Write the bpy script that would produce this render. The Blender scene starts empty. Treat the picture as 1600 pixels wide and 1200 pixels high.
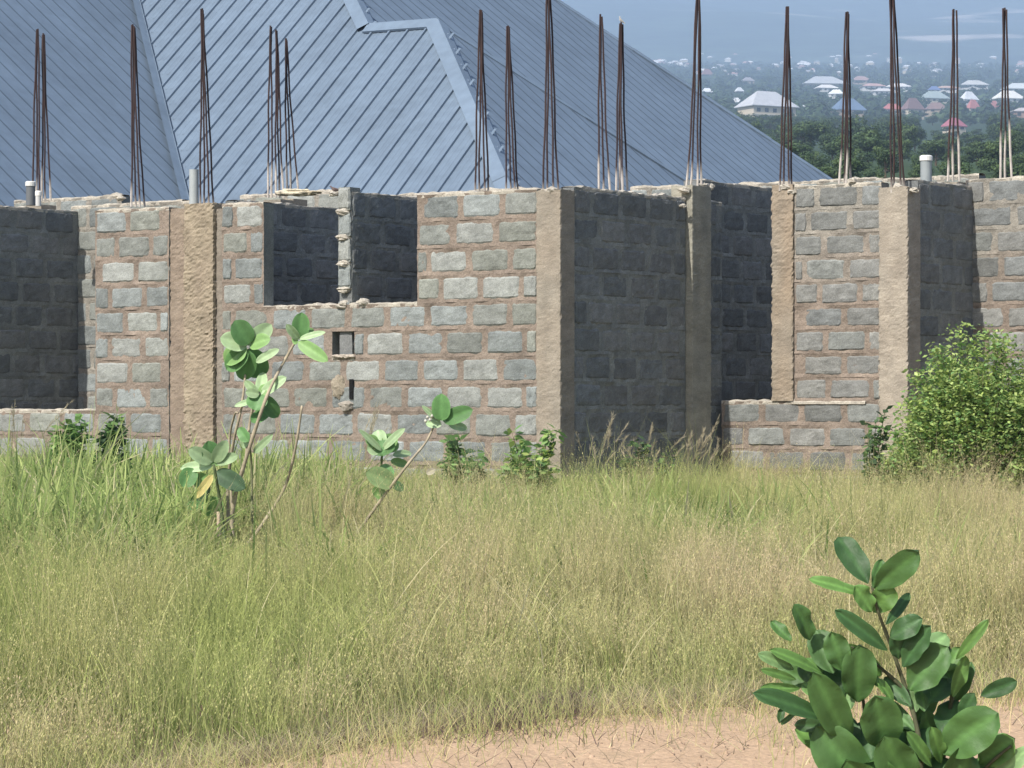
import bpy, math, random
import numpy as np
from mathutils import Vector, noise as mnoise

R = math.radians
random.seed(7)
rng = np.random.default_rng(11)
scene = bpy.context.scene
col = scene.collection

# ------------------------------------------------------------------ camera model
F, CX, HY, EYE = 4700.0, 800.0, 630.0, 1.6      # focal length in photo pixels, centre, eye level row, eye height


def P(px, py, d):
    """a point seen at photo pixel (px, py) at distance d"""
    return Vector(((px - CX) / F * d, d, EYE - (py - HY) / F * d))


def n3(x, y, z, s=1.0):
    return mnoise.noise(Vector((x * s, y * s, z * s)))


def lerp(a, b, t):
    return tuple(a[i] + (b[i] - a[i]) * t for i in range(len(a)))


# ------------------------------------------------------------------ materials
def new_mat(name):
    m = bpy.data.materials.new(name)
    m.use_nodes = True
    nt = m.node_tree
    nt.nodes.clear()
    return m, nt, nt.nodes, nt.links


def surf_mat(name, rough=0.9, spec=0.2, var=0.25, nscale=6.0, bump=0.3, bscale=40.0, bdist=0.01,
             fine=None, metallic=0.0, attr='tint', base=None, stretch=None, stain=None, trans=0.0):
    """principled surface: vertex tint x procedural noise, bump from two noises"""
    m, nt, N, L = new_mat(name)
    out = N.new('ShaderNodeOutputMaterial')
    b = N.new('ShaderNodeBsdfPrincipled')
    b.inputs['Roughness'].default_value = rough
    b.inputs['Specular IOR Level'].default_value = spec
    b.inputs['Metallic'].default_value = metallic
    tc = N.new('ShaderNodeTexCoord')
    vec = tc.outputs['Object']
    if stretch:
        mp = N.new('ShaderNodeMapping')
        mp.inputs['Scale'].default_value = stretch
        L.new(vec, mp.inputs['Vector'])
        vec = mp.outputs['Vector']
    if base is None:
        a = N.new('ShaderNodeAttribute')
        a.attribute_name = attr
        colsock = a.outputs['Color']
    else:
        rgb = N.new('ShaderNodeRGB')
        rgb.outputs[0].default_value = (*base, 1)
        colsock = rgb.outputs[0]
    nz = N.new('ShaderNodeTexNoise')
    nz.inputs['Scale'].default_value = nscale
    nz.inputs['Detail'].default_value = 6
    nz.inputs['Roughness'].default_value = 0.65
    L.new(vec, nz.inputs['Vector'])
    mr = N.new('ShaderNodeMapRange')
    mr.inputs['From Min'].default_value = 0.25
    mr.inputs['From Max'].default_value = 0.75
    mr.inputs['To Min'].default_value = 1 - var
    mr.inputs['To Max'].default_value = 1 + var
    L.new(nz.outputs['Fac'], mr.inputs['Value'])
    mx = N.new('ShaderNodeMix')
    mx.data_type = 'RGBA'
    mx.blend_type = 'MULTIPLY'
    mx.inputs['Factor'].default_value = 1
    L.new(colsock, mx.inputs['A'])
    L.new(mr.outputs['Result'], mx.inputs['B'])
    csock = mx.outputs['Result']
    if fine:
        nf = N.new('ShaderNodeTexNoise')
        nf.inputs['Scale'].default_value = fine[0]
        nf.inputs['Detail'].default_value = 3
        L.new(vec, nf.inputs['Vector'])
        mf = N.new('ShaderNodeMapRange')
        mf.inputs['From Min'].default_value = 0.3
        mf.inputs['From Max'].default_value = 0.7
        mf.inputs['To Min'].default_value = 1 - fine[1]
        mf.inputs['To Max'].default_value = 1 + fine[1]
        L.new(nf.outputs['Fac'], mf.inputs['Value'])
        m2 = N.new('ShaderNodeMix')
        m2.data_type = 'RGBA'
        m2.blend_type = 'MULTIPLY'
        m2.inputs['Factor'].default_value = 1
        L.new(csock, m2.inputs['A'])
        L.new(mf.outputs['Result'], m2.inputs['B'])
        csock = m2.outputs['Result']
    if stain:
        ns = N.new('ShaderNodeTexNoise')
        ns.inputs['Scale'].default_value = stain[1]
        ns.inputs['Detail'].default_value = 4
        L.new(vec, ns.inputs['Vector'])
        rs = N.new('ShaderNodeMapRange')
        rs.inputs['From Min'].default_value = stain[2]
        rs.inputs['From Max'].default_value = stain[2] + 0.12
        L.new(ns.outputs['Fac'], rs.inputs['Value'])
        ms = N.new('ShaderNodeMix')
        ms.data_type = 'RGBA'
        L.new(rs.outputs['Result'], ms.inputs['Factor'])
        L.new(csock, ms.inputs['A'])
        ms.inputs['B'].default_value = (*stain[0], 1)
        csock = ms.outputs['Result']
    L.new(csock, b.inputs['Base Color'])
    if bump:
        nb = N.new('ShaderNodeTexNoise')
        nb.inputs['Scale'].default_value = bscale
        nb.inputs['Detail'].default_value = 5
        nb.inputs['Roughness'].default_value = 0.7
        L.new(vec, nb.inputs['Vector'])
        bp = N.new('ShaderNodeBump')
        bp.inputs['Strength'].default_value = bump
        bp.inputs['Distance'].default_value = bdist
        L.new(nb.outputs['Fac'], bp.inputs['Height'])
        L.new(bp.outputs['Normal'], b.inputs['Normal'])
    if trans > 0:
        t = N.new('ShaderNodeBsdfTranslucent')
        L.new(csock, t.inputs['Color'])
        ms = N.new('ShaderNodeMixShader')
        ms.inputs['Fac'].default_value = trans
        L.new(b.outputs[0], ms.inputs[1])
        L.new(t.outputs[0], ms.inputs[2])
        L.new(ms.outputs[0], out.inputs['Surface'])
    else:
        L.new(b.outputs[0], out.inputs['Surface'])
    return m


M_BLOCK = surf_mat('sandcrete', 0.95, 0.1, 0.30, 8, 0.7, 45, 0.010, fine=(120, 0.26))
M_MORTAR = surf_mat('mortar', 0.95, 0.1, 0.28, 7, 1.0, 30, 0.016, fine=(90, 0.2))
M_CAP = surf_mat('cement_cap', 0.95, 0.1, 0.2, 12, 1.0, 40, 0.015, fine=(90, 0.2))
M_CONC = surf_mat('poured_concrete', 0.95, 0.1, 0.24, 5, 0.55, 40, 0.010, fine=(80, 0.16), stretch=(1, 1, 2.2))
M_REBAR = surf_mat('rusty_steel', 0.75, 0.3, 0.3, 14, 0.5, 120, 0.003)
M_PVC = surf_mat('pvc', 0.5, 0.4, 0.1, 8, 0.05, 60, 0.002)
M_ROOF = surf_mat('roof_sheet', 0.5, 0.3, 0.16, 0.7, 0.2, 5, 0.012, fine=(6, 0.08))
M_WALLPAINT = surf_mat('painted_render', 0.9, 0.2, 0.1, 0.6, 0.2, 8, 0.01)
M_FARROOF = surf_mat('metal_roofing', 0.6, 0.3, 0.15, 0.5, 0, 1, 0.01)
M_GRASS = surf_mat('grass_blades', 0.8, 0.15, 0.15, 2, 0, 1, 0.01, trans=0.5)
M_LEAF = surf_mat('broad_leaf', 0.5, 0.32, 0.14, 25, 0.35, 45, 0.006, trans=0.18)
M_SMALLLEAF = surf_mat('small_leaf', 0.6, 0.3, 0.12, 8, 0, 1, 0.01, trans=0.42)
M_STEM = surf_mat('plant_stem', 0.85, 0.2, 0.25, 20, 0.6, 90, 0.004)
M_TREE = surf_mat('tree_leaf', 0.7, 0.2, 0.15, 0.8, 0, 1, 0.01, trans=0.2)
M_BARK = surf_mat('bark', 0.9, 0.1, 0.3, 5, 0.5, 20, 0.02)
M_FEATHER = surf_mat('feathers', 0.8, 0.2, 0.2, 60, 0.2, 150, 0.003)
M_ROCK = surf_mat('rubble', 0.95, 0.1, 0.25, 12, 1.0, 40, 0.012)
M_SOIL = surf_mat('field_soil', 1.0, 0.05, 0.35, 0.7, 0.6, 14, 0.03, fine=(9, 0.3))
M_TRACK = surf_mat('laterite', 1.0, 0.05, 0.14, 1.1, 0.9, 22, 0.02, base=(0.46, 0.325, 0.215), fine=(55, 0.16),
                   stain=((0.40, 0.29, 0.19), 2.2, 0.58))
M_HILL = surf_mat('hill_cover', 1.0, 0.0, 0.45, 0.004, 0, 1, 0.01, base=(0.075, 0.105, 0.075), fine=(0.02, 0.35),
                  stain=((0.62, 0.56, 0.50), 0.0030, 0.60))


# ------------------------------------------------------------------ mesh helpers
class MB:
    def __init__(self):
        self.v, self.f, self.c, self.mi = [], [], [], []

    def vert(self, p, c):
        self.v.append(tuple(p))
        self.c.append((c[0], c[1], c[2], 1.0))
        return len(self.v) - 1

    def face(self, idx, mi=0):
        self.f.append(tuple(idx))
        self.mi.append(mi)

    def grid(self, pts, cols, mi=0, flip=False):
        """pts[i][j] -> quads"""
        ids = [[self.vert(p, cc) for p, cc in zip(r, rc)] for r, rc in zip(pts, cols)]
        for i in range(len(ids) - 1):
            for j in range(len(ids[0]) - 1):
                q = (ids[i][j], ids[i][j + 1], ids[i + 1][j + 1], ids[i + 1][j])
                self.face(q[::-1] if flip else q, mi)
        return ids

    def box(self, c, sx, sy, sz, colr, yaw=0.0, mi=0):
        ca, sa = math.cos(yaw), math.sin(yaw)
        ids = []
        for dz in (-1, 1):
            for dx, dy in ((-1, -1), (1, -1), (1, 1), (-1, 1)):
                x, y = dx * sx / 2, dy * sy / 2
                ids.append(self.vert((c[0] + x * ca - y * sa, c[1] + x * sa + y * ca, c[2] + dz * sz / 2), colr))
        for q in ((3, 2, 1, 0), (4, 5, 6, 7), (0, 1, 5, 4), (1, 2, 6, 5), (2, 3, 7, 6), (3, 0, 4, 7)):
            self.face([ids[k] for k in q], mi)

    def tube(self, pts, radii, colr, n=6, mi=0, cap=True, cols=None):
        rings = []
        for i, p in enumerate(pts):
            p = Vector(p)
            a = Vector(pts[max(0, i - 1)])
            b = Vector(pts[min(len(pts) - 1, i + 1)])
            t = (b - a).normalized() if (b - a).length > 1e-9 else Vector((0, 0, 1))
            ref = Vector((1, 0, 0)) if abs(t.x) < 0.8 else Vector((0, 1, 0))
            u = t.cross(ref).normalized()
            w = t.cross(u)
            cc = cols[i] if cols else colr
            rings.append([self.vert(p + (u * math.cos(2 * math.pi * k / n) + w * math.sin(2 * math.pi * k / n)) * radii[i], cc)
                          for k in range(n)])
        for i in range(len(rings) - 1):
            for k in range(n):
                self.face((rings[i][k], rings[i][(k + 1) % n], rings[i + 1][(k + 1) % n], rings[i + 1][k]), mi)
        if cap:
            self.face(rings[0][::-1], mi)
            self.face(rings[-1], mi)

    def lump(self, c, rx, ry, rz, colr, seed=0.0, amp=0.25, nu=10, nv=7, mi=0):
        pts, cols = [], []
        for i in range(nv + 1):
            ph = math.pi * i / nv
            row = []
            for j in range(nu + 1):
                th = 2 * math.pi * (j % nu) / nu
                x, y, z = math.sin(ph) * math.cos(th), math.sin(ph) * math.sin(th), math.cos(ph)
                k = 1 + amp * n3(x * 1.7 + seed, y * 1.7 - seed, z * 1.7) + 0.5 * amp * n3(x * 4 + seed, y * 4, z * 4)
                row.append((c[0] + rx * x * k, c[1] + ry * y * k, c[2] + rz * z * k))
            pts.append(row)
            cols.append([colr] * (nu + 1))
        self.grid(pts, cols, mi)

    def build(self, name, mats, parent=None, smooth=False):
        me = bpy.data.meshes.new(name)
        me.from_pydata(self.v, [], self.f)
        if not isinstance(mats, (list, tuple)):
            mats = [mats]
        for m in mats:
            me.materials.append(m)
        me.polygons.foreach_set('material_index', self.mi)
        if smooth:
            me.polygons.foreach_set('use_smooth', [True] * len(self.f))
        at = me.color_attributes.new('tint', 'FLOAT_COLOR', 'POINT')
        at.data.foreach_set('color', np.array(self.c, dtype=np.float32).ravel())
        me.update()
        o = bpy.data.objects.new(name, me)
        col.objects.link(o)
        if parent is not None:
            o.parent = parent
            o.matrix_parent_inverse = parent.matrix_basis.inverted()
        return o


def np_mesh(name, verts, quads, cols, mat, parent=None):
    me = bpy.data.meshes.new(name)
    nv, nq = len(verts), len(quads)
    me.vertices.add(nv)
    me.vertices.foreach_set('co', np.ascontiguousarray(verts, dtype=np.float32).ravel())
    me.loops.add(nq * 4)
    me.polygons.add(nq)
    me.loops.foreach_set('vertex_index', np.ascontiguousarray(quads, dtype=np.int32).ravel())
    me.polygons.foreach_set('loop_start', np.arange(0, nq * 4, 4, dtype=np.int32))
    me.polygons.foreach_set('loop_total', np.full(nq, 4, dtype=np.int32))
    me.materials.append(mat)
    me.update(calc_edges=True)
    at = me.color_attributes.new('tint', 'FLOAT_COLOR', 'POINT')
    c4 = np.ones((nv, 4), dtype=np.float32)
    c4[:, :3] = cols
    at.data.foreach_set('color', c4.ravel())
    o = bpy.data.objects.new(name, me)
    col.objects.link(o)
    if parent is not None:
        o.parent = parent
        o.matrix_parent_inverse = parent.matrix_basis.inverted()
    return o


def tag(o, label=None, cat=None, group=None, kind=None):
    if label:
        o['label'] = label
    if cat:
        o['category'] = cat
    if group:
        o['group'] = group
    if kind:
        o['kind'] = kind
    return o


def empty(name, loc, label=None, cat=None, group=None):
    o = bpy.data.objects.new(name, None)
    o.empty_display_size = 0.3
    o.location = loc
    col.objects.link(o)
    tag(o, label, cat, group)
    return o


# ------------------------------------------------------------------ terrain
_TD = [-12, 0, 11, 30, 62, 130, 250, 450, 700, 1000, 1300, 1700, 2200, 2800, 3600, 4600, 5500]
_TY = {130: 310, 250: 262, 450: 236, 700: 218, 1000: 203, 1300: 190, 1700: 172, 2200: 152, 2800: 133, 3600: 115, 4600: 104, 5500: 96}
_TZ = [0.0, 0.16, 0.38, 0.76, 0.9] + [EYE + (HY - _TY[d]) / F * d for d in _TD[5:]]


def gz(d):
    return float(np.interp(d, _TD, _TZ))


def d_of_y(y):
    """distance of the far ground seen at photo row y"""
    ys = [_TY[d] for d in _TD[5:]]
    return float(np.interp(-y, [-q for q in ys], _TD[5:]))


mb = MB()
ds = list(np.arange(-12, 36, 0.8)) + list(np.geomspace(36, 5500, 90))
pts, cols = [], []
for d in ds:
    hw = 14 + 0.42 * max(d, 0)
    row = []
    for j in range(41):
        x = (j / 20.0 - 1) * hw
        amp = 0.02 if d < 40 else min(0.006 * d, 6)
        row.append((x, d, gz(d) + amp * n3(x / (3 + d * 0.08), d / (3 + d * 0.08), 3.1)))
    pts.append(row)
    cols.append([lerp((0.14, 0.11, 0.065), (0.045, 0.07, 0.034), min(1, max(0, (d - 40) / 40)))] * 41)
mb.grid(pts, cols)
g = mb.build('ground', M_SOIL, smooth=True)
tag(g, 'field of soil and grass rising to the far town', 'ground', kind='structure')

mb = MB()
pts, cols = [], []
hd = np.linspace(5300, 8300, 40)
HILL_TOP = 0.0
for i, d in enumerate(hd):
    row = []
    t = i / 39.0
    for j in range(71):
        x = (j / 35.0 - 1) * (0.5 * d)
        y_px = 97 - 150 * t ** 0.85
        z = EYE + (HY - y_px) / F * d
        z += t * (1 - 0.4 * t) * 130 * n3(x / 1400.0, d / 1400.0, 7.7) + t * 40 * n3(x / 350.0, d / 500.0, 1.7)
        HILL_TOP = max(HILL_TOP, z)
        row.append((x, d, z if i > 0 else z - 40))
    pts.append(row)
    cols.append([(1, 1, 1)] * 71)
mb.grid(pts, cols)
h = mb.build('hills', M_HILL, smooth=True)
tag(h, 'hazy blue hillside above the far town', 'hills', kind='structure')

# laterite track in the near right corner
edge_px = [(380, 1200), (470, 1186), (560, 1168), (660, 1152), (760, 1141), (900, 1120), (1100, 1108), (1250, 1094), (1450, 1089), (1700, 1084), (2100, 1076)]


def ground_at(px, py):
    d = 11.0
    for _ in range(30):
        d = (EYE - gz(d)) * F / (py - HY)
    return (px - CX) / F * d, d


EDGE = [(-3.2, 4.0), (-2.2, 7.4), (-1.5, 9.2)] + [ground_at(*p) for p in edge_px]


def track_edge_d(x):
    return float(np.interp(x, [e[0] for e in EDGE], [e[1] for e in EDGE]))


mb = MB()
pts, cols = [], []
for i in range(110):
    x = -3.2 + i * 0.075
    de = track_edge_d(x) + 0.16 * n3(x * 2.2, 0, 5) + 0.08 * n3(x * 9, 0, 2)
    row = []
    for j in range(26):
        t = j / 25.0
        d = 3.6 + (de - 3.6) * t
        z = gz(d) + 0.03 + 0.010 * n3(x * 3, d * 3, 9) + 0.016 * n3(x * .9, d * .9, 4)
        if j == 25:
            z = gz(d) - 0.03
        row.append((x, d, z))
    pts.append(row)
    cols.append([(1, 1, 1)] * 26)
mb.grid(pts, cols, flip=True)
tag(mb.build('dirt_track', M_TRACK, smooth=True), 'bare reddish laterite track in the near corner', 'track', kind='structure')

# ------------------------------------------------------------------ unfinished block house
TH = R(35)
uL, nL = Vector((math.cos(TH), -math.sin(TH), 0)), Vector((-math.sin(TH), -math.cos(TH), 0))
uR, nR = Vector((math.sin(TH), math.cos(TH), 0)), Vector((math.cos(TH), -math.sin(TH), 0))


class Fr:
    """a vertical wall plane"""

    def __init__(self, o, kind):
        self.o = Vector((o[0], o[1], 0))
        self.u, self.n = (uL, nL) if kind == 'L' else (uR, nR)

    def s(self, px):
        k = (px - CX) / F
        return (k * self.o.y - self.o.x) / (self.u.x - k * self.u.y)

    def d(self, px):
        return self.o.y + self.u.y * self.s(px)

    def z(self, px, py):
        return EYE - (py - HY) / F * self.d(px)

    def p(self, s, z, off=0.0):
        q = self.o + self.u * s + self.n * off
        return Vector((q.x, q.y, z))

    def at(self, px, off=0.0):
        q = self.o + self.u * self.s(px) + self.n * off
        return (q.x, q.y)

    def shifted(self, off):
        f = Fr((self.o + self.n * off)[:2], 'L' if self.u is uL else 'R')
        return f


D0 = 27.3
corner = ((877 - CX) / F * D0, D0)
FA = Fr(corner, 'L')
FB = Fr(corner, 'R')
FC = Fr(FB.at(1119), 'L')
FD = Fr(FC.at(1422), 'R')
FE = Fr(FD.at(1522), 'L')

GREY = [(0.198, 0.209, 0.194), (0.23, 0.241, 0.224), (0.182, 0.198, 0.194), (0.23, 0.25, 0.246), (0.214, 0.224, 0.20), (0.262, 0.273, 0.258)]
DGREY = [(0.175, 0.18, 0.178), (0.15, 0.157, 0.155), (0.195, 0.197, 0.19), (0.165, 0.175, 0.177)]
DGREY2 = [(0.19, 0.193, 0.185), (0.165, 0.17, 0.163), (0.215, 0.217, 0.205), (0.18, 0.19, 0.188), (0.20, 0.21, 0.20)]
RED_M, CEM_M, CAP_C = (0.232, 0.19, 0.156), (0.262, 0.244, 0.212), (0.44, 0.405, 0.345)

house = empty('unfinished_house', (corner[0], corner[1], gz(27)),
              'roofless unfinished house of grey concrete blocks with rusty rebar rising from its columns', 'unfinished house')


def block_patch(mb, fr, s0, s1, z0, z1, off, tint, rnd, hole=False):
    nx, ny = 12, 8
    hw, hh = (s1 - s0) / 2, (z1 - z0) / 2
    sc, zc = (s0 + s1) / 2, (z0 + z1) / 2
    e = rnd.uniform(0, 99)
    tilt = rnd.uniform(-0.012, 0.012)
    proud = rnd.uniform(0.005, 0.014)
    lean_ = rnd.uniform(-0.004, 0.004)
    pts, cols = [], []
    for j in range(ny + 1):
        v = -1 + 2 * j / ny
        row, rc = [], []
        for i in range(nx + 1):
            u = -1 + 2 * i / nx
            ring = max(abs(u), abs(v))
            x = u * hw * (1 - 0.05 * abs(v) ** 5) + 0.011 * n3(v * 2.2 + e, u, 0.5, 1.3) * abs(u)
            y = v * hh * (1 - 0.07 * abs(u) ** 6) + 0.010 * n3(u * 3 + e, v, 7.5, 1.3) * abs(v) + u * tilt * hw
            dep = proud + lean_ * v + 0.006 * n3(u * 2 + e, v * 2, 3.3) + 0.004 * n3(u * 6 + e, v * 5, 1.3)
            if ring > 0.99:
                dep = -0.010
            elif abs(u) > 1 - 2.1 / nx or abs(v) > 1 - 2.1 / ny:
                dep -= 0.0025
            k = 1 + 0.12 * n3(u * 1.5 + e, v * 1.5, 8.1)
            row.append(fr.p(sc + x, zc + y, off + dep))
            rc.append((tint[0] * k, tint[1] * k, tint[2] * k))
        pts.append(row)
        cols.append(rc)
    mb.grid(pts, cols, 1)


def block_wall(fr, s0, s1, top, zbot, ch, pitch, seed, holes=(), off=0.0, tints=GREY, red_from=1.6, joint=0.030,
               thick=0.15, cap=0.03, label=None, name='block_wall', shift=0.0, top_fn=None):
    """courses counted down from top; holes are (sa, sb, first_row, last_row_exclusive, s_is_opening)"""
    rnd = random.Random(seed)
    mb = MB()
    rows = int(math.ceil((top - zbot) / ch))
    for k in range(rows):
        zt, zb = top - k * ch, top - (k + 1) * ch
        iv = [(s0, s1)]
        for (ha, hb, ra, rb) in holes:
            if ra <= k < rb:
                nv = []
                for a, b in iv:
                    if hb <= a or ha >= b:
                        nv.append((a, b))
                    else:
                        if ha > a + 0.01:
                            nv.append((a, ha))
                        if hb < b - 0.01:
                            nv.append((hb, b))
                iv = nv
        for a, b in iv:
            # mortar slab for this course
            ni = max(2, int((b - a) / 0.035))
            pts, cols = [], []
            for j in range(7):
                row, rc = [], []
                z = zb + (zt - zb) * j / 6
                for i in range(ni + 1):
                    s = a + (b - a) * i / ni
                    dep = 0.006 * n3(s * 9 + seed, z * 9, 2) + 0.006 * n3(s * 27 + seed, z * 22, 5)
                    if j in (0, 6):
                        dep += 0.016 * max(0.0, n3(s * 6 + seed, (k + (j == 6)) * 3.7, 8) + 0.25)
                    zz = z
                    if k == 0 and j == 6:
                        zz += 0.012 * n3(s * 5 + seed, 3, 1)
                    ss = s
                    if i in (0, ni):
                        ss += 0.006 * n3(seed, z * 14, 4)
                    row.append(fr.p(ss, zz, off + dep))
                    t = min(1, max(0, (z - red_from) / 0.5 + 0.8 * n3(s * 1.5 + seed, z * 2, 6)))
                    c = lerp(RED_M, CEM_M if fr.u is uL else (0.225, 0.232, 0.218), t)  # walls facing away from the sun get mortar tinted bluer for shade
                    q = 1 + 0.25 * n3(s * 3 + seed, z * 4, 11)
                    rc.append((c[0] * q, c[1] * q, c[2] * q))
                pts.append(row)
                cols.append(rc)
            ids = mb.grid(pts, cols, 0)
            back = [[mb.vert(fr.p(a if i == 0 else b, z, off - thick), CEM_M) for i in (0, 1)] for z in (zb, zt)]
            mb.face((back[0][1], back[0][0], back[1][0], back[1][1]), 0)
            jc = rnd.choice(tints)
            ja = [mb.vert(mb.v[r_[0]], jc) for r_ in ids] + [mb.vert(mb.v[back[1][0]], jc), mb.vert(mb.v[back[0][0]], jc)]
            jb = [mb.vert(mb.v[r_[-1]], jc) for r_ in ids][::-1] + [mb.vert(mb.v[back[0][1]], jc), mb.vert(mb.v[back[1][1]], jc)]
            mb.face(ja, 1)
            mb.face(jb, 1)
            mb.face(ids[-1][::-1] + [back[1][0], back[1][1]], 0)
            mb.face(ids[0] + [back[0][1], back[0][0]], 0)
            # blocks
            st = s0 - pitch * 1.5 + (pitch * 0.5 if k % 2 else 0) + shift + rnd.uniform(-0.05, 0.05)
            while st < b:
                L = pitch + rnd.uniform(-0.02, 0.02)
                ba, bb = max(st, a - 0.004) + joint / 2, min(st + L, b + 0.004) - joint / 2
                if st < a:
                    ba = a + rnd.uniform(-0.004, 0.01)
                if st + L > b:
                    bb = b - rnd.uniform(-0.004, 0.01)
                if bb - ba > 0.07:
                    t = rnd.choice(tints)
                    q = rnd.uniform(0.86, 1.14)
                    jt = joint * rnd.uniform(0.7, 1.15)
                    block_patch(mb, fr, ba, bb, zb + jt * 0.5 + rnd.uniform(-.006, .006), zt - jt * (0.5 if k else 0.15), off,
                                (t[0] * q, t[1] * q, t[2] * q), rnd)
                st += L
            if cap and (k == 0 or any(ra < k == rb and not (hb <= a or ha >= b) for (ha, hb, ra, rb) in holes)):
                # rough bedding mortar left on top of this course, only over the part that is open above
                for (ca, cb) in ([(a, b)] if k == 0 else [(max(a, ha), min(b, hb)) for (ha, hb, ra, rb) in holes if rb == k and not (hb <= a or ha >= b)]):
                    nn = max(3, int((cb - ca) / 0.03))
                    gp, gc = [], []
                    for i in range(nn + 1):
                        s = ca + (cb - ca) * i / nn
                        hgt = cap * (0.35 + 0.8 * n3(s * 3 + seed, 1, 1) + 0.7 * n3(s * 13 + seed, 2, 1))
                        hgt = max(0.003, hgt)
                        fo = 0.004 + 0.014 * n3(s * 9 + seed, 5, 1)
                        prof = [(off + fo * .4, -0.03), (off + fo, -0.004), (off + fo * 0.3, hgt * .75), (off - 0.05, hgt), (off - thick + 0.02, hgt * .8), (off - thick - fo * .5, -0.02)]
                        gp.append([fr.p(s, zt + q[1], q[0]) for q in prof])
                        q = 1 + 0.25 * n3(s * 6, seed, 3)
                        gc.append([(CAP_C[0] * q, CAP_C[1] * q, CAP_C[2] * q)] * 6)
                    mb.grid(gp, gc, 2)
    o = mb.build(name, [M_MORTAR, M_BLOCK, M_CAP], house)
    if label:
        o['label'] = label
    return o


def column(fr, s0, s1, off, depth, z0, z1, amp, tint, seed, label=None, tint2=None, rag=0.012):
    """poured column: rough cast faces, ragged arrises"""
    mb = MB()
    w = s1 - s0
    nx, nd = max(6, int(w / 0.018)), max(5, int(depth / 0.02))
    prof = []
    for i in range(nx):
        prof.append((s0 + w * i / nx, off, 0, 1, 1 if i == 0 else 0))
    for i in range(nd):
        prof.append((s1, off - depth * i / nd, 1, 0, 1 if i == 0 else 0))
    for i in range(nx):
        prof.append((s1 - w * i / nx, off - depth, 0, -1, 0))
    for i in range(nd):
        prof.append((s0, off - depth + depth * i / nd, -1, 0, 0))
    prof.append(prof[0])
    nz = int((z1 - z0) / 0.02)
    pts, cols = [], []
    for j in range(nz + 1):
        z = z0 + (z1 - z0) * j / nz
        row, rc = [], []
        for (s, o, ds_, do, ed) in prof:
            rough = amp * (0.5 + 0.5 * n3(s * 2 + seed, z * 1.1, 4)) * 2
            k = rough * (n3(s * 16 + seed, z * 34, o * 16) * 0.6 + n3(s * 40 + seed, z * 60, o * 40) * 0.6)
            k *= 0.7
            k += 0.35 * amp * n3(s * 4, z * 5 + seed, o * 4)
            if ed:
                k += rag * (n3(seed, z * 30, 9) - 0.2)
            dd = (ds_, do)
            if ed:
                dd = (0.7 * (ds_ if ds_ else (-1 if s == s0 else 1)), 0.7)
            row.append(fr.p(s + dd[0] * k, z if j < nz else z + 0.012 * n3(s * 20, o * 20, seed), o + dd[1] * k))
            t = 0.5 + 0.5 * n3(s * 5 + seed, z * 2.5, o * 5)
            c = lerp(tint, tint2 or tint, max(0, min(1, t)))
            q = 1 + 0.16 * n3(s * 9, z * 6 + seed, 2)
            rc.append((c[0] * q, c[1] * q, c[2] * q))
        pts.append(row)
        cols.append(rc)
    ids = mb.grid(pts, cols, 0)
    mb.face(ids[-1][:-1])
    o = mb.build('concrete_column', M_CONC, house)
    if label:
        o['label'] = label
    return o


CREAM, OLIVE, BROWN, YEL = (0.262, 0.236, 0.196), (0.25, 0.245, 0.213), (0.225, 0.182, 0.138), (0.315, 0.268, 0.195)
ZB = 0.45
CH = 0.2535

# --- long lit front (plane A)
sA = FA.s
zA = FA.z(200, 327)                       # top course line
hA = [(sA(-150), sA(147), 0, 8),          # doorless opening on the left
      (sA(410), sA(650), 0, 4),           # window gap (mullion is the end of a cross wall)
      (sA(517), sA(552), 5, 6),           # missing block
      (sA(262), sA(345), 0, 30)]          # column zone
top_mid = FA.z(700, 304)
block_wall(FA, sA(-230), sA(838), zA, ZB, CH, 0.47, 3, hA, off=-0.02, red_from=3.6, cap=0.035)
# right and left of the windows the wall has brown mortar; rough column cast in the front
column(FA, sA(288), sA(334), 0.012, 0.26, ZB, FA.z(310, 318), 0.022, BROWN, 5.1, 'brown honeycombed column of rough concrete', YEL, 0.02)
column(FA, sA(262.5), sA(287.5), -0.03, 0.14, ZB, FA.z(275, 326), 0.010, (0.215, 0.17, 0.135), 8.3, 'brown mortar-smeared side of the rough column', (0.245, 0.20, 0.155))
column(FA, sA(334.5), sA(344.5), -0.035, 0.13, ZB, FA.z(340, 326), 0.008, (0.215, 0.18, 0.145), 9.3, None, (0.22, 0.2, 0.17))
col_corner = column(FA, sA(839), 0.0, 0.015, 0.23, ZB, FA.z(858, 297), 0.006, CREAM, 1.7, 'pale corner column beside the dark recess', (0.27, 0.228, 0.18))

# --- shaded return (plane B)
sB = FB.s
zB1, zB2 = FB.z(900, 301), FB.z(1060, 297)
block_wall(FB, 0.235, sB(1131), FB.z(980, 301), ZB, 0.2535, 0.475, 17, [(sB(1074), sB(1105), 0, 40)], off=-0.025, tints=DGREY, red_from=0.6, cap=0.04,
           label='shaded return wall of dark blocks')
col_mid = column(FB, sB(1075), sB(1104.5), 0.05, 0.24, ZB, FB.z(1090, 291), 0.006, OLIVE, 2.9, 'olive grey column in the shade', (0.31, 0.29, 0.23))

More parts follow.
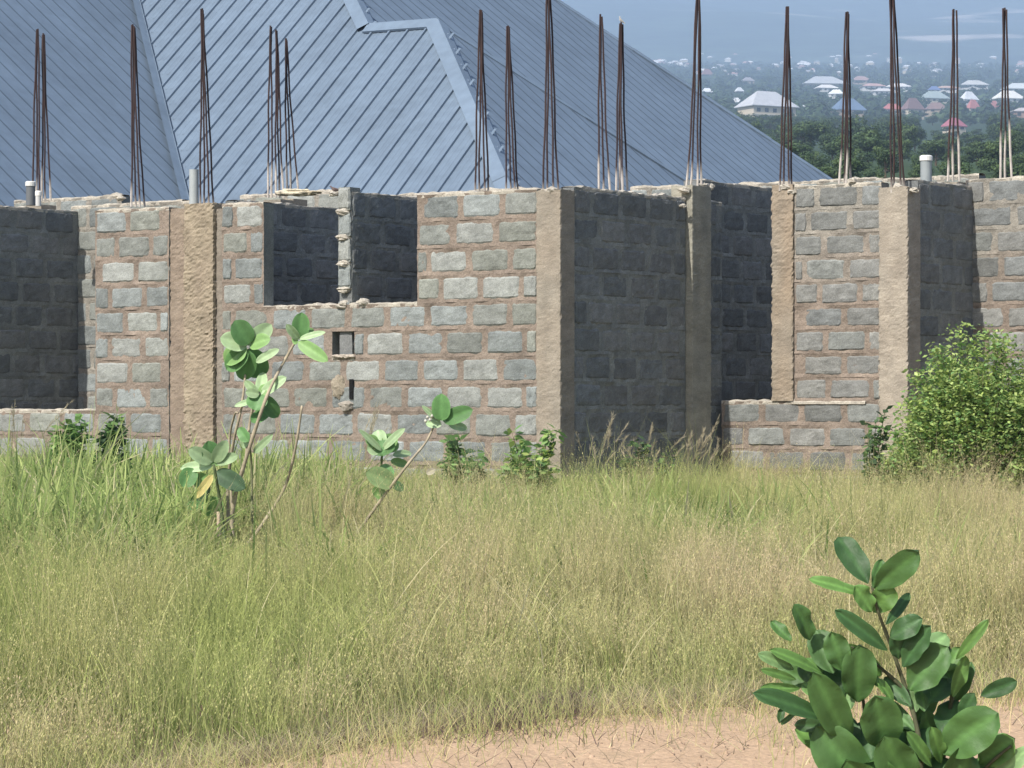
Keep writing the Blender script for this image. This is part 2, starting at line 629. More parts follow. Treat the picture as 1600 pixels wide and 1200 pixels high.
# --- second lit front (plane C)
sC = FC.s
zC = FC.z(1300, 289)
chC = (zC - FC.z(1250, 627)) / 9
block_wall(FC, sC(1126), sC(1376), zC, ZB, chC, 0.455, 29, [(sC(1100), sC(1205), 0, 9), (sC(1204), sC(1240), 0, 9)], off=-0.02, tints=DGREY2, red_from=2.75, cap=0.035)
col_slim = column(FC, sC(1205.5), sC(1239), 0.005, 0.22, FC.z(1220, 626.5), FC.z(1220, 289), 0.009, CREAM, 4.4, 'rough pale column beside the tall opening', (0.275, 0.215, 0.155), 0.02)
col_right = column(FC, sC(1376.5), sC(1422), 0.05, 0.26, ZB, FC.z(1400, 293), 0.007, (0.325, 0.293, 0.245), 6.2, 'tall pale column left of the leafy bush', (0.30, 0.257, 0.207), 0.02)

# --- second shaded return (plane D) and right-hand lit wall (plane E)
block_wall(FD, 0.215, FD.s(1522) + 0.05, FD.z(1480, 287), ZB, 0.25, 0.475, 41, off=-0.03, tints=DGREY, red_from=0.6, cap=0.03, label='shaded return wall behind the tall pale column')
block_wall(FE, -0.10, FE.s(2150), FE.z(1560, 279), ZB, 0.245, 0.46, 43, off=-0.02, tints=DGREY2, red_from=2.6, cap=0.03)

# --- inside walls seen through the openings
fF = Fr(((123 - CX) / F * (FA.d(123) + 2.0), FA.d(123) + 2.0), 'R')
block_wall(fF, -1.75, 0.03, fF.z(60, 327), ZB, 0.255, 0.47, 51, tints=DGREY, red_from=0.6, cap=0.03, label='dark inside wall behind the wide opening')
fG = Fr(fF.at(122), 'L')
block_wall(fG, -0.10, 1.6, fG.z(135, 322), ZB, 0.255, 0.47, 53, tints=GREY[:4], red_from=0.3, cap=0.03, joint=0.02)
fH2 = Fr(FA.at(545, -0.03), 'R')
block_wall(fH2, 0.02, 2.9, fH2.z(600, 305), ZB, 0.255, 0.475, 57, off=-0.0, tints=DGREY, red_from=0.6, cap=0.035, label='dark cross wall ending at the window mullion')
# mullion: the block end of the cross wall, half-blocks with mortar squeezed between
mb = MB()
rnd = random.Random(5)
sm0, sm1 = sA(526), sA(544.5)
ztop = zA + 0.11
for k in range(5):
    zt, zb = ztop - k * CH * 0.98, ztop - (k + 1) * CH * 0.98 + 0.03
    if k == 4:
        zb = max(zb, zA - 4 * CH)
        zt = zb + 0.03
    j = rnd.uniform(-.006, .006)
    block_patch(mb, FA, sm0 + j, sm1 + j, zb, zt, -0.02, rnd.choice(GREY[3:]), rnd)
    mb.box(FA.p((sm0 + sm1) / 2, (zb + zt) / 2, -0.105), sm1 - sm0 - 0.005, 0.16, zt - zb, GREY[1], -TH, 1)
    mb.lump(FA.p((sm0 + sm1) / 2 + rnd.uniform(-.01, .01), zb - 0.015, -0.03), 0.075, 0.04, 0.032, CAP_C, k * 3.1, 0.5, mi=2)
o = mb.build('window_mullion', [M_MORTAR, M_BLOCK, M_CAP], house)
o['label'] = 'slim stack of block ends parting the window gap'
fH1 = Fr(((400 - CX) / F * (FA.d(400) + 1.1), FA.d(400) + 1.1), 'R')
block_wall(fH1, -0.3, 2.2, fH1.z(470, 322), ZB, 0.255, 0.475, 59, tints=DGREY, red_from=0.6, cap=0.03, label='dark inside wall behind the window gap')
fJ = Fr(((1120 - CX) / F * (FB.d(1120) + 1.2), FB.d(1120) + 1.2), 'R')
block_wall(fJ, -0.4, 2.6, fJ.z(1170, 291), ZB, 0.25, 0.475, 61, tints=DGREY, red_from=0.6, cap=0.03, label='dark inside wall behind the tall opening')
# lit walls farther in whose top course shows above the front
for (pa, pb, pm, ym, dd, sd) in ((22, 190, 60, 313, 4.4, 71), (170, 285, 240, 316, 2.6, 72), (375, 540, 450, 303, 4.6, 73), (560, 838, 740, 299, 5.4, 74),
                                 (985, 1075, 1020, 293, 4.6, 75), (1140, 1380, 1230, 285.5, 3.6, 76), (1380, 1530, 1450, 277.5, 2.8, 77)):
    dm = (FA.d(pm) if pm < 877 else (FC.d(pm) if pm > 1110 else FB.d(pm))) + dd
    f = Fr(((pm - CX) / F * dm, dm), 'L')
    block_wall(f, f.s(pa), f.s(pb), f.z(pm, ym), 1.6, 0.255, 0.47, sd, tints=GREY, red_from=2.2, cap=0.045)

# broken block fillings in the long front
def single(name, mats, fn, label=None):
    m_ = MB()
    fn(m_)
    o_ = m_.build(name, mats, house)
    if label:
        o_['label'] = label
    return o_


single('block_stump', M_BLOCK, lambda m_: m_.box(FA.p(sA(536), FA.z(536, 534), -0.15), 0.10, 0.05, 0.21, (0.17, 0.19, 0.20), -TH), 'block core left in the small hole under the window gap')
for i in range(7):
    single('mortar_lump', M_CAP, lambda m_: m_.lump(FA.p(sA(522 + i * 4.6), FA.z(520, 557), -0.012), 0.03, 0.03, 0.018, (0.42, 0.37, 0.31), i * 2.2, 0.5))
s_a, s_b = sA(521), sA(548)
single('mortar_patch', M_CAP, lambda m_: m_.lump(FA.p(s_a + 0.075, FA.z(530, 605), -0.015), 0.085, 0.035, 0.12, (0.30, 0.26, 0.20), 3.3, 0.35, 14, 10), 'lumpy mortar patch in a broken block')
single('mortar_patch', M_CAP, lambda m_: m_.lump(FA.p(s_b - 0.04, FA.z(545, 634), 0.0), 0.085, 0.04, 0.05, (0.31, 0.28, 0.24), 9.3, 0.35, 14, 10))
single('gap_shade_strip', M_MORTAR, lambda m_: m_.box(FA.p(sA(549), FA.z(549, 608), 0.0), 0.045, 0.012, 0.19, (0.012, 0.012, 0.012), -TH), 'black strip painted as a shaded gap beside the mortar patch')  # near-black strip stands in for the shade in a gap
# lumps of mortar on the window ledge and wall tops
mb = MB()
for (px, py, r) in ((566, 472, .06), (536, 474, .05), (1064, 322, .035), (520, 303, .05), (1072, 297, .06), (1110, 293, .06), (1100, 290, .05), (860, 297, .06),
                    (848, 299, .04), (1228, 292, .06), (1236, 300, .05), (1400, 292, .06), (1414, 296, .05), (1426, 297, .05), (186, 309, .05), (1330, 283, .05)):
    fr = FA if px < 877 else (FB if px < 1119 else FC)
    off = -0.02 if px != 1064 else 0.02
    mb = MB()
    mb.lump(fr.p(fr.s(px), fr.z(px, py), off), r, r * .8, r * .55, CAP_C, px * .13, 0.5)
    mb.build('mortar_lump', M_CAP, house)

# ---- rebar
RUST, RUST2, CEMENT = (0.048, 0.027, 0.024), (0.034, 0.023, 0.024), (0.45, 0.41, 0.37)


def hidden_column(px, y_top, d):
    """column inside the house that carries a bundle whose foot shows above the front wall"""
    mb = MB()
    x, y = (px - CX) / F * d, d
    zt = EYE - (y_top + 9 - HY) / F * d
    mb.box((x, y, (ZB + zt) / 2), 0.23, 0.23, zt - ZB, CREAM, -TH)
    return mb.build('concrete_column', M_CONC, house)


def rebar(parent, bars, y_base, d, coat=(0.0, 0.3)):
    for i, (pb, pt, yt) in enumerate(bars):
        dd = (0.0, 0.13, 0.02, 0.15, 0.07, 0.1)[i % 6]
        a = P(pb, y_base + 3, d + dd)
        b = P(pt, yt, d + 0.07 + (dd - 0.07) * 0.2)
        a.z -= 0.04
        h = b.z - a.z
        ct = random.uniform(*coat)
        m = MB()
        n = 14
        pts, cc, rr = [], [], []
        ph = random.uniform(0, 6)
        for k in range(n + 1):
            t = k / n
            tt = t ** 0.86
            q = a.lerp(b, t)
            q.x = a.x + (b.x - a.x) * tt + 0.004 * math.sin(t * 7 + ph) + 0.0025 * math.sin(t * 17 + ph * 2)
            pts.append(q)
            isc = t * h < ct
            cc.append(CEMENT if isc else lerp(RUST, RUST2, random.random()))
            rr.append(0.0125 if isc else 0.010)
        m.tube(pts, rr, RUST, 6, cols=cc)
        m.build('rebar', M_REBAR, parent)


dA = FA.d
rebar(hidden_column(64, 312, fF.d(64) + .4), [(50, 57, 46), (57, 58, 47), (62, 60, 45), (66, 67, 55), (71, 68, 52), (79, 69, 54)], 305, fF.d(64) + .4, (0.0, 0.35))
rebar(hidden_column(216, 318, dA(216) + 0.6), [(206, 206, 39), (212, 207, 38), (218, 209, 41), (226, 210, 43)], 314, dA(216) + 0.6, (0, .2))
rebar(bpy.data.objects['concrete_column'], [(313, 315, 14), (320, 316, 13), (327, 317, 16), (335, 318, 22)], 316, dA(320) + 0.05, (0, .05))
rebar(hidden_column(436, 304, fH1.d(436) + .5), [(418, 422, 40), (425, 424, 42), (431, 431, 46), (437, 432, 48), (443, 433, 50)], 300, fH1.d(436) + .5, (0.1, .35))
rebar(hidden_column(456, 303, fH1.d(456) + .5), [(448, 446, 60), (455, 447, 60), (466, 448, 63)], 292, fH1.d(456) + .5, (0.0, .3))
rebar(hidden_column(752, 297, dA(752) + 0.7), [(742, 749, 16), (749, 751, 15), (757, 752, 16), (764, 753, 19)], 295, dA(752) + 0.7, (0, .05))
rebar(hidden_column(799, 296, dA(799) + 2.0), [(790, 792, 41), (798, 793, 40), (804, 795, 42), (810, 796, 45)], 292, dA(799) + 2.0, (0, .25))
rebar(col_corner, [(849, 855, -12), (855, 857, -14), (866, 858, -10), (873, 860, -8)], 296, dA(850) + 0.04, (0, .1))
rebar(hidden_column(944, 293, FB.d(944) + 1.2), [(935, 937, 23), (943, 938, 22), (953, 940, 26)], 289, FB.d(944) + 1.2, (.05, .3))
rebar(hidden_column(971, 292, FB.d(971) + 1.0), [(962, 968, 37), (968, 969, 36), (972, 970, 35), (980, 972, 38)], 288, FB.d(971) + 1.0, (.1, .35))
rebar(col_mid, [(1073, 1090, -30), (1079, 1091, -32), (1090, 1092, -28), (1096, 1093, -26)], 288, FB.d(1085) - 0.02, (0, .3))
rebar(col_slim, [(1218, 1228, 11), (1224, 1230, 10), (1232, 1231, 10), (1238, 1232, 12)], 289, FC.d(1225) + 0.02, (0, .08))
rebar(hidden_column(1321, 283, FC.d(1321) + 0.9), [(1312, 1322, 19), (1319, 1324, 18), (1323, 1325, 19), (1330, 1326, 22)], 280, FC.d(1321) + 0.9, (.1, .36))
rebar(col_right, [(1393, 1391, -18), (1398, 1393, -20), (1408, 1395, -15), (1414, 1397, -12)], 292, FC.d(1400) - 0.02, (0, .06))
rebar(hidden_column(1490, 277, FD.d(1490) + 0.5), [(1481, 1490, 15), (1489, 1491, 14), (1499, 1494, 16)], 274, FD.d(1490) + 0.5, (.15, .4))
rebar(hidden_column(1571, 273, FE.d(1571) + 0.9), [(1563, 1568, 13), (1571, 1570, 12), (1580, 1572, 15)], 270, FE.d(1571) + 0.9, (.4, .55))


# ---- pvc pipe stubs
def pipe(px, y0, y1, w, d, colr, capc=None):
    a, b = P(px, y1 + 6, d), P(px, y0, d)
    r = w / 2 / F * d
    m = MB()
    m.tube([a, b], [r, r], colr, 16, cap=False)
    m.tube([Vector((b.x, b.y, b.z)), Vector((b.x, b.y, b.z - 0.12))], [r * .86, r * .86], (0.05, 0.05, 0.05), 16)
    p = m.build('drain_pipe', M_PVC, house, True)
    if capc:
        m = MB()
        m.tube([b + Vector((0, 0, -0.02)), b + Vector((0, 0, 0.022)), b + Vector((0, 0, 0.032))], [r * 1.14, r * 1.14, r * .9], capc, 16)
        m.build('pipe_cap', M_PVC, p, False)
    return p


pipe(303, 265, 318, 15, dA(303) + 0.10, (0.34, 0.37, 0.38))
pipe(48, 288, 315, 15, dA(48) + 1.0, (0.12, 0.13, 0.14), (0.6, 0.6, 0.58))
pipe(60, 303, 316, 9, dA(60) + 0.9, (0.5, 0.5, 0.49), (0.72, 0.70, 0.66))
pipe(1447, 248, 279, 18, FD.d(1447) + 0.6, (0.27, 0.30, 0.31), (0.66, 0.66, 0.64))

# ------------------------------------------------------------------ house with the blue metal roof
TR = R(30)
rL, rdL = Vector((math.cos(TR), -math.sin(TR), 0)), Vector((-math.sin(TR), -math.cos(TR), 0))
rR, rdR = Vector((math.sin(TR), math.cos(TR), 0)), Vector((math.cos(TR), -math.sin(TR), 0))


def hit(px, py, p0, n):
    o, dr = Vector((0, 0, EYE)), Vector(((px - CX) / F, 1, -(py - HY) / F))
    return o + dr * ((p0 - o).dot(n) / dr.dot(n))


def at_z(a, b, z):
    t = (z - a.z) / (b.z - a.z)
    return a + (b - a) * t


tanp = 0.80
nPL = Vector((tanp * rdL.x, tanp * rdL.y, 1)).normalized()
aL = P(700, 300, 40.0)
ZE = 3.25
roof_house = empty('blue_roofed_house', (0, 46, gz(46)), 'house behind the block walls with a steep blue-grey ribbed metal hip roof', 'house')


def pl(px, py):
    return hit(px, py, aL, nPL)


v_a, v_b = pl(215, 0), pl(292, 312)
m_a, m_b = pl(545, -18), pl(575, 44)
ztop = pl(488, -135).z
vt, vb = at_z(v_a, v_b, ztop), at_z(v_a, v_b, ZE)
T = at_z(m_a, m_b, ztop)
h_a, h_b = pl(685, 40), pl(797, 298)
r0 = m_b
r1 = at_z(h_a, h_b, r0.z)
hb = at_z(h_a, h_b, ZE)


def plane_n(a, b, u):
    n = (b - a).cross(u).normalized()
    return n if n.z > 0 else -n


nR1 = plane_n(r1, hb, rR)
k_a, k_b = hit(706, 57, r1, nR1), hit(1110, 310, r1, nR1)
k_e = at_z(k_a, k_b, ZE)
nR2 = plane_n(T, r0, rR)
o_a, o_b = hit(870, 0, T, nR2), hit(1300, 282, T, nR2)
o_t, o_e = at_z(o_a, o_b, ztop), at_z(o_a, o_b, ZE)
m_e = at_z(T, r0, ZE)
nR0 = plane_n(vt, vb, rR)
ROOFC = (0.130, 0.174, 0.230)
SEAM_SHADE_C = (0.058, 0.085, 0.12)


def roof_face(poly, n, eave_dir, spacing, name='roof_slope', phase=0.0, parent=None, seam=False):
    """sheet with standing ribs running down the slope, clipped to the polygon"""
    m = MB()
    c0 = poly[0]
    u = eave_dir.normalized()
    w = n.cross(u).normalized()
    if w.z > 0:
        w = -w                               # down the slope
    P2 = [((p - c0).dot(u), (p - c0).dot(w)) for p in poly]
    top = [m.vert(p, ROOFC) for p in poly]
    bot = [m.vert(p - n * 0.05, ROOFC) for p in poly]
    m.face(top)
    m.face(bot[::-1])
    k = len(poly)
    for i in range(k):
        m.face((top[i], bot[i], bot[(i + 1) % k], top[(i + 1) % k]))
    if m.f and (Vector(m.v[top[1]]) - Vector(m.v[top[0]])).cross(Vector(m.v[top[2]]) - Vector(m.v[top[1]])).dot(n) < 0:
        m.f = [f[::-1] for f in m.f]
    lo, hi = min(p[0] for p in P2), max(p[0] for p in P2)
    a = math.floor(lo / spacing) * spacing + phase
    idx = 0
    while a < hi:
        ys = []
        for i in range(k):
            (x0, y0), (x1, y1) = P2[i], P2[(i + 1) % k]
            if (x0 - a) * (x1 - a) < 0:
                ys.append(y0 + (y1 - y0) * (a - x0) / (x1 - x0))
        ys.sort()
        for j in range(0, len(ys) - 1, 2):
            if ys[j + 1] - ys[j] > 0.15:
                def rib(a, hw, tw, hh, cc):
                    ids = []
                    for yy in (ys[j] + 0.03, ys[j + 1] - 0.01):
                        q = c0 + u * a + w * yy
                        for (du, dn) in ((-hw, 0.0), (-tw, hh), (tw, hh), (hw, 0.0)):
                            ids.append(m.vert(q + u * du + n * (dn + 0.001), cc))
                    for t in range(3):
                        f = (ids[t], ids[t + 1], ids[t + 5], ids[t + 4])
                        m.face(f)
                if seam:              # flat lapped seam coloured dark for the shade along a rib
                    rib(a, 0.018, 0.015, 0.003, SEAM_SHADE_C)
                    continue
                rib(a, 0.022, 0.015, 0.030, ROOFC)
                rib(a + spacing * .36, 0.022, 0.006, 0.0035, ROOFC)
                rib(a + spacing * .66, 0.022, 0.006, 0.0035, ROOFC)
        a += spacing
        idx += 1
    return m.build(name, M_ROOF, parent or roof_house)


SP = 0.318
roof_face([vt, T, r0, r1, hb, vb], nPL, rL, SP)
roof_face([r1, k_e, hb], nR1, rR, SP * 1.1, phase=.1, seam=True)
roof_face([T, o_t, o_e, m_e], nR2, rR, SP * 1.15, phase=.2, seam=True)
kk = 9.0
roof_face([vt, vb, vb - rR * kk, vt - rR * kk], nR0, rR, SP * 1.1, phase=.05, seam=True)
# rear slopes that close the roof
bk = [o_t, o_e, o_e - rL * 16 + Vector((0, 0, 0)), o_t - rL * 10]
m = MB()
ids = [m.vert(p, ROOFC) for p in bk]
m.face(ids)
m.build('roof_slope', M_ROOF, roof_house)
m = MB()
ids = [m.vert(p, ROOFC) for p in (r1, r0, r0 + (rR * 2.0) - Vector((0, 0, 1.5)), k_e + rR * 0.0)]
m.face(ids)
m.build('roof_slope', M_ROOF, roof_house)


def hip_cap(a, b, n1, n2, w1, w2, name='hip_cap', lift0=0.03, top=0.075):
    m = MB()
    ax = (b - a).normalized()

    def side(n, w, toward):
        t = n.cross(ax).normalized()
        if t.dot(toward) < 0:
            t = -t
        return t * w
    up = (n1 + n2).normalized() * top
    s1 = side(n1, w1, n1 - n2)
    s2 = side(n2, w2, n2 - n1)
    L = (b - a).length
    nn = max(1, int(L / 2.4))
    for i in range(nn):
        p, q = a.lerp(b, i / nn), a.lerp(b, (i + 1) / nn + (0.004 if i < nn - 1 else 0))
        lift = 0.006 * (i % 2)
        cl = (ROOFC[0] * 1.12, ROOFC[1] * 1.12, ROOFC[2] * 1.12)
        r = [[m.vert(e + s1 + n1 * (lift0 * .5 + lift), cl), m.vert(e + s1 + n1 * (lift0 + .02 + lift), cl), m.vert(e + up + n1 * lift, cl),
              m.vert(e + s2 + n2 * (lift0 + .02 + lift), cl), m.vert(e + s2 + n2 * (lift0 * .5 + lift), cl)] for e in (p, q)]
        for t in range(4):
            m.face((r[0][t], r[0][t + 1], r[1][t + 1], r[1][t]))
    m.build(name, M_ROOF, roof_house)


nBk = Vector((-nPL.x, -nPL.y, nPL.z))
hip_cap(T, r0, nPL, nR2, 0.16, 0.13)
hip_cap(r1, hb, nPL, nR1, 0.17, 0.14)
hip_cap(r0, r1, nPL, nBk, 0.17, 0.12, 'ridge_cap')
hip_cap(r1, k_e, nR1, nBk, 0.07, 0.05, lift0=0.0, top=.03)
hip_cap(o_t, o_e, nR2, nBk, 0.12, 0.05, lift0=0.0, top=.035)
# valley gutter
m = MB()
ax = (vb - vt).normalized()
sl, sr = nR0.cross(ax).normalized(), nPL.cross(ax).normalized()
if sl.x > 0:
    sl = -sl
if sr.x < 0:
    sr = -sr
cl = (ROOFC[0] * 1.1, ROOFC[1] * 1.1, ROOFC[2] * 1.1)
for e in ((vt, vb),):
    r = [[m.vert(q + sl * .16 + nR0 * .06, cl), m.vert(q + nR0 * .045 + nPL * .02, cl), m.vert(q + sr * .05 + nPL * .062, cl)] for q in e]
    for t in range(2):
        m.face((r[0][t], r[0][t + 1], r[1][t + 1], r[1][t]))
m.build('valley_gutter', M_ROOF, roof_house)
# rendered walls under the eaves
m = MB()
ZG = gz(46)


def wall_strip(a, b, n_in):
    a, b = Vector((a.x, a.y, 0)) + n_in * 0.6, Vector((b.x, b.y, 0)) + n_in * 0.6
    c = (a + b) / 2
    v = b - a
    m.box((c.x, c.y, (ZG + ZE) / 2 - 0.1), v.length, 0.2, ZE - ZG + 0.15, (0.5, 0.46, 0.4), math.atan2(v.y, v.x))


wall_strip(vb, hb, -rdL)
wall_strip(hb, k_e, -rdR)
wall_strip(k_e + rR * .4, o_e, -rdR)
wall_strip(vb - rR * kk, vb, -rdR)
m.build('wall', M_WALLPAINT, roof_house)

# ------------------------------------------------------------------ trees on the slope behind
GREENS = [(0.050, 0.085, 0.038), (0.062, 0.105, 0.045), (0.042, 0.075, 0.040), (0.080, 0.125, 0.052)]


def tree_mesh(seed, nlobe, nleaf, leaf, flat=0.75):
    """unit tree: about 1 tall, 1.15 wide; returns crown mesh data and trunk mesh data"""
    r = np.random.default_rng(seed)
    lobes = []
    for i in range(nlobe):
        a = r.uniform(0, 2 * math.pi)
        rad = 0.36 * math.sqrt(r.uniform(0, 1))
        lobes.append((rad * math.cos(a), rad * math.sin(a), r.uniform(0.30, 0.78) - rad * 0.25, r.uniform(0.13, 0.24), r.choice(4)))
    V, C = [], []
    per = nleaf // nlobe
    for (x, y, z, rr, gi) in lobes:
        dirs = r.normal(size=(per, 3))
        dirs /= np.linalg.norm(dirs, axis=1)[:, None]
        pos = np.array((x, y, z)) + dirs * np.array((1, 1, flat)) * rr * r.uniform(0.55, 1.08, (per, 1))
        t1 = np.cross(dirs + r.normal(scale=.6, size=(per, 3)), r.normal(size=(per, 3)))
        t1 /= np.linalg.norm(t1, axis=1)[:, None] + 1e-9
        t2 = np.cross(dirs, t1)
        t2 /= np.linalg.norm(t2, axis=1)[:, None] + 1e-9
        s = leaf * r.uniform(0.6, 1.5, (per, 1))
        q = np.stack([pos - t1 * s, pos + t2 * s * .6, pos + t1 * s, pos - t2 * s * .6], 1)
        V.append(q.reshape(-1, 3))
        g = np.array(GREENS[gi])
        cc = g * r.uniform(0.75, 1.35, (per, 1)) + np.array((0.012, 0.01, 0)) * r.uniform(0, 1, (per, 1))
        C.append(np.repeat(cc, 4, 0))
    V, C = np.concatenate(V), np.concatenate(C)
    V[:, 2] = np.maximum(V[:, 2], 0.02)
    return V, np.arange(len(V)).reshape(-1, 4), C, lobes


def make_tree(name, seed, nlobe, nleaf, leaf):
    root = bpy.data.objects.new(name, None)
    root.empty_display_size = 0.5
    V, Q, C, lobes = tree_mesh(seed, nlobe, nleaf, leaf)
    cr = np_mesh('crown', V, Q, C, M_TREE)
    cr.parent = root
    m = MB()
    bk_ = (0.11, 0.085, 0.06)
    m.tube([(0, 0, -0.06), (0.01, 0, 0.15), (0.0, 0.01, 0.4), (0.02, 0, 0.6)], [0.035, 0.028, 0.02, 0.008], bk_, 7)
    for (x, y, z, rr, gi) in lobes[:7]:
        m.tube([(0, 0, 0.2 + 0.1 * abs(x)), (x * .5, y * .5, z * .7), (x, y, z)], [0.018, 0.012, 0.004], bk_, 5)
    tr = m.build('trunk', M_BARK)
    tr.parent = root
    return root


protos = [make_tree('leafy_tree', 100 + i, 15 + 2 * i, 2600, 0.032) for i in range(4)]
bushes = [make_tree('leafy_bush', 200 + i, 16, 3400, 0.026) for i in range(3)]
used = set()


def copy_tree(root, loc, h, w, rz, label, cat, group):
    if root.name in used:
        c = root.copy()
        col.objects.link(c)
        for ch in root.children:
            k = ch.copy()
            k.parent = c
            col.objects.link(k)
    else:
        used.add(root.name)
        col.objects.link(root)
        c = root
    c.location = loc
    c.scale = (w, w, h)
    c.rotation_euler = (0, 0, rz)
    tag(c, label, cat, group)
    return c


# ------------------------------------------------------------------ far houses
def S(r, g_, b):
    f = lambda v: ((v / 255 + 0.055) / 1.055) ** 2.4 if v > 10 else v / 255 / 12.92
    return (f(r), f(g_), f(b))


CREAMW, WHITEW, TANW = (0.62, 0.54, 0.42), (0.75, 0.73, 0.70), (0.5, 0.40, 0.30)
# (left px, right px, ridge row, eave row, wall rows, roof colour, wall colour, storeys, yaw, label)
FARH = [
    (1150, 1250, 140, 165, 27, (0.55, 0.56, 0.58), CREAMW, 2, .5, 'two-storey cream house with a pale grey hip roof among the trees'),
    (1252, 1326, 117, 130, 9, (0.52, 0.54, 0.56), CREAMW, 1, .1, 'long low building with a big pale grey roof'),
    (1272, 1312, 131, 137, 6, (0.85, 0.82, 0.78), WHITEW, 1, .2, 'white-roofed house just below the long grey roof'),
    (1294, 1321, 139, 146, 6, (0.88, 0.88, 0.86), WHITEW, 1, -.2, 'small bright white roof half sunk in trees'),
    (1297, 1356, 152, 171, 8, (0.16, 0.23, 0.34), TANW, 1, .4, 'house with a dull blue hip roof'),
    (1345, 1385, 129, 134, 6, (0.60, 0.38, 0.34), WHITEW, 1, .1, 'long house with a faded pink roof'),
    (1384, 1426, 129, 135, 7, (0.80, 0.77, 0.74), WHITEW, 1, -.1, 'long white-roofed house beside the faded pink roof'),
    (1362, 1400, 137, 142, 7, (0.72, 0.68, 0.66), WHITEW, 1, .1, 'white-walled house with dark windows below the pink roof'),
    (1378, 1412, 161, 170, 9, (0.50, 0.18, 0.17), CREAMW, 1, .2, 'house with a faded red roof left of the brown roof'),
    (1408, 1447, 152, 170, 10, (0.23, 0.145, 0.14), CREAMW, 1, .5, 'house with a pointed brown roof'),
    (1446, 1482, 159, 170, 6, (0.27, 0.18, 0.165), TANW, 1, .1, 'low brown-roofed house joined to the pointed brown roof'),
    (1436, 1486, 141, 153, 7, (0.38, 0.45, 0.44), CREAMW, 1, .3, 'house with a grey-green hip roof'),
    (1450, 1471, 134, 140, 5, (0.15, 0.21, 0.42), WHITEW, 1, .2, 'small blue-roofed house above the grey-green roof'),
    (1462, 1500, 133, 137, 5, (0.62, 0.42, 0.32), WHITEW, 1, 0, 'long low house with a dusty orange roof'),
    (1499, 1531, 142, 155, 7, (0.78, 0.80, 0.82), WHITEW, 1, .5, 'house with a pointed white hip roof'),
    (1509, 1534, 155, 169, 6, (0.48, 0.19, 0.18), CREAMW, 1, .5, 'house with a pinkish red hip roof below the pointed white one'),
    (1546, 1562, 157, 167, 6, (0.46, 0.19, 0.18), CREAMW, 1, .3, 'small red-roofed house at the tall rebar bundle'),
    (1472, 1513, 183, 196, 8, (0.42, 0.15, 0.19), CREAMW, 1, .6, 'house with a magenta hip roof deep in the trees'),
    (1551, 1604, 140, 153, 8, (0.85, 0.83, 0.78), WHITEW, 1, .3, 'wide cream white hip roof near the frame edge'),
    (1566, 1625, 128, 138, 6, (0.68, 0.72, 0.72), WHITEW, 1, .1, 'pale grey-white roof behind the wide cream white one'),
    (1580, 1630, 167, 173, 12, (0.55, 0.5, 0.48), (0.42, 0.28, 0.22), 1, .1, 'brown-walled house at the frame edge'),
    (1500, 1546, 124, 132, 5, (0.62, 0.62, 0.60), WHITEW, 1, .1, 'long grey-white roof left of the dark trees'),
    (1330, 1362, 118, 125, 5, (0.45, 0.30, 0.27), TANW, 1, .2, 'house with a dusky pink roof behind the long grey roof'),
    (1250, 1262, 164, 172, 6, (0.86, 0.87, 0.88), WHITEW, 1, .2, 'small white lean-to beside the two-storey house'),
    (1140, 1160, 152, 159, 5, (0.84, 0.85, 0.86), WHITEW, 1, .1, 'white roof peeping out left of the two-storey house'),
    (1096, 1114, 137, 143, 5, (0.86, 0.87, 0.88), WHITEW, 1, .1, 'small white roof just above the blue ridge line'),
    (1148, 1163, 136, 142, 5, (0.80, 0.82, 0.84), WHITEW, 1, .4, 'small white roof in the trees behind the two-storey house'),
    (1158, 1180, 120, 126, 6, (0.36, 0.34, 0.36), TANW, 1, .3, 'small dark-roofed house among trees below the white roofs'),
    (1095, 1115, 107, 116, 4, (0.30, 0.16, 0.14), TANW, 1, .3, 'brown-red roof beside the second tall rebar bundle'),
]


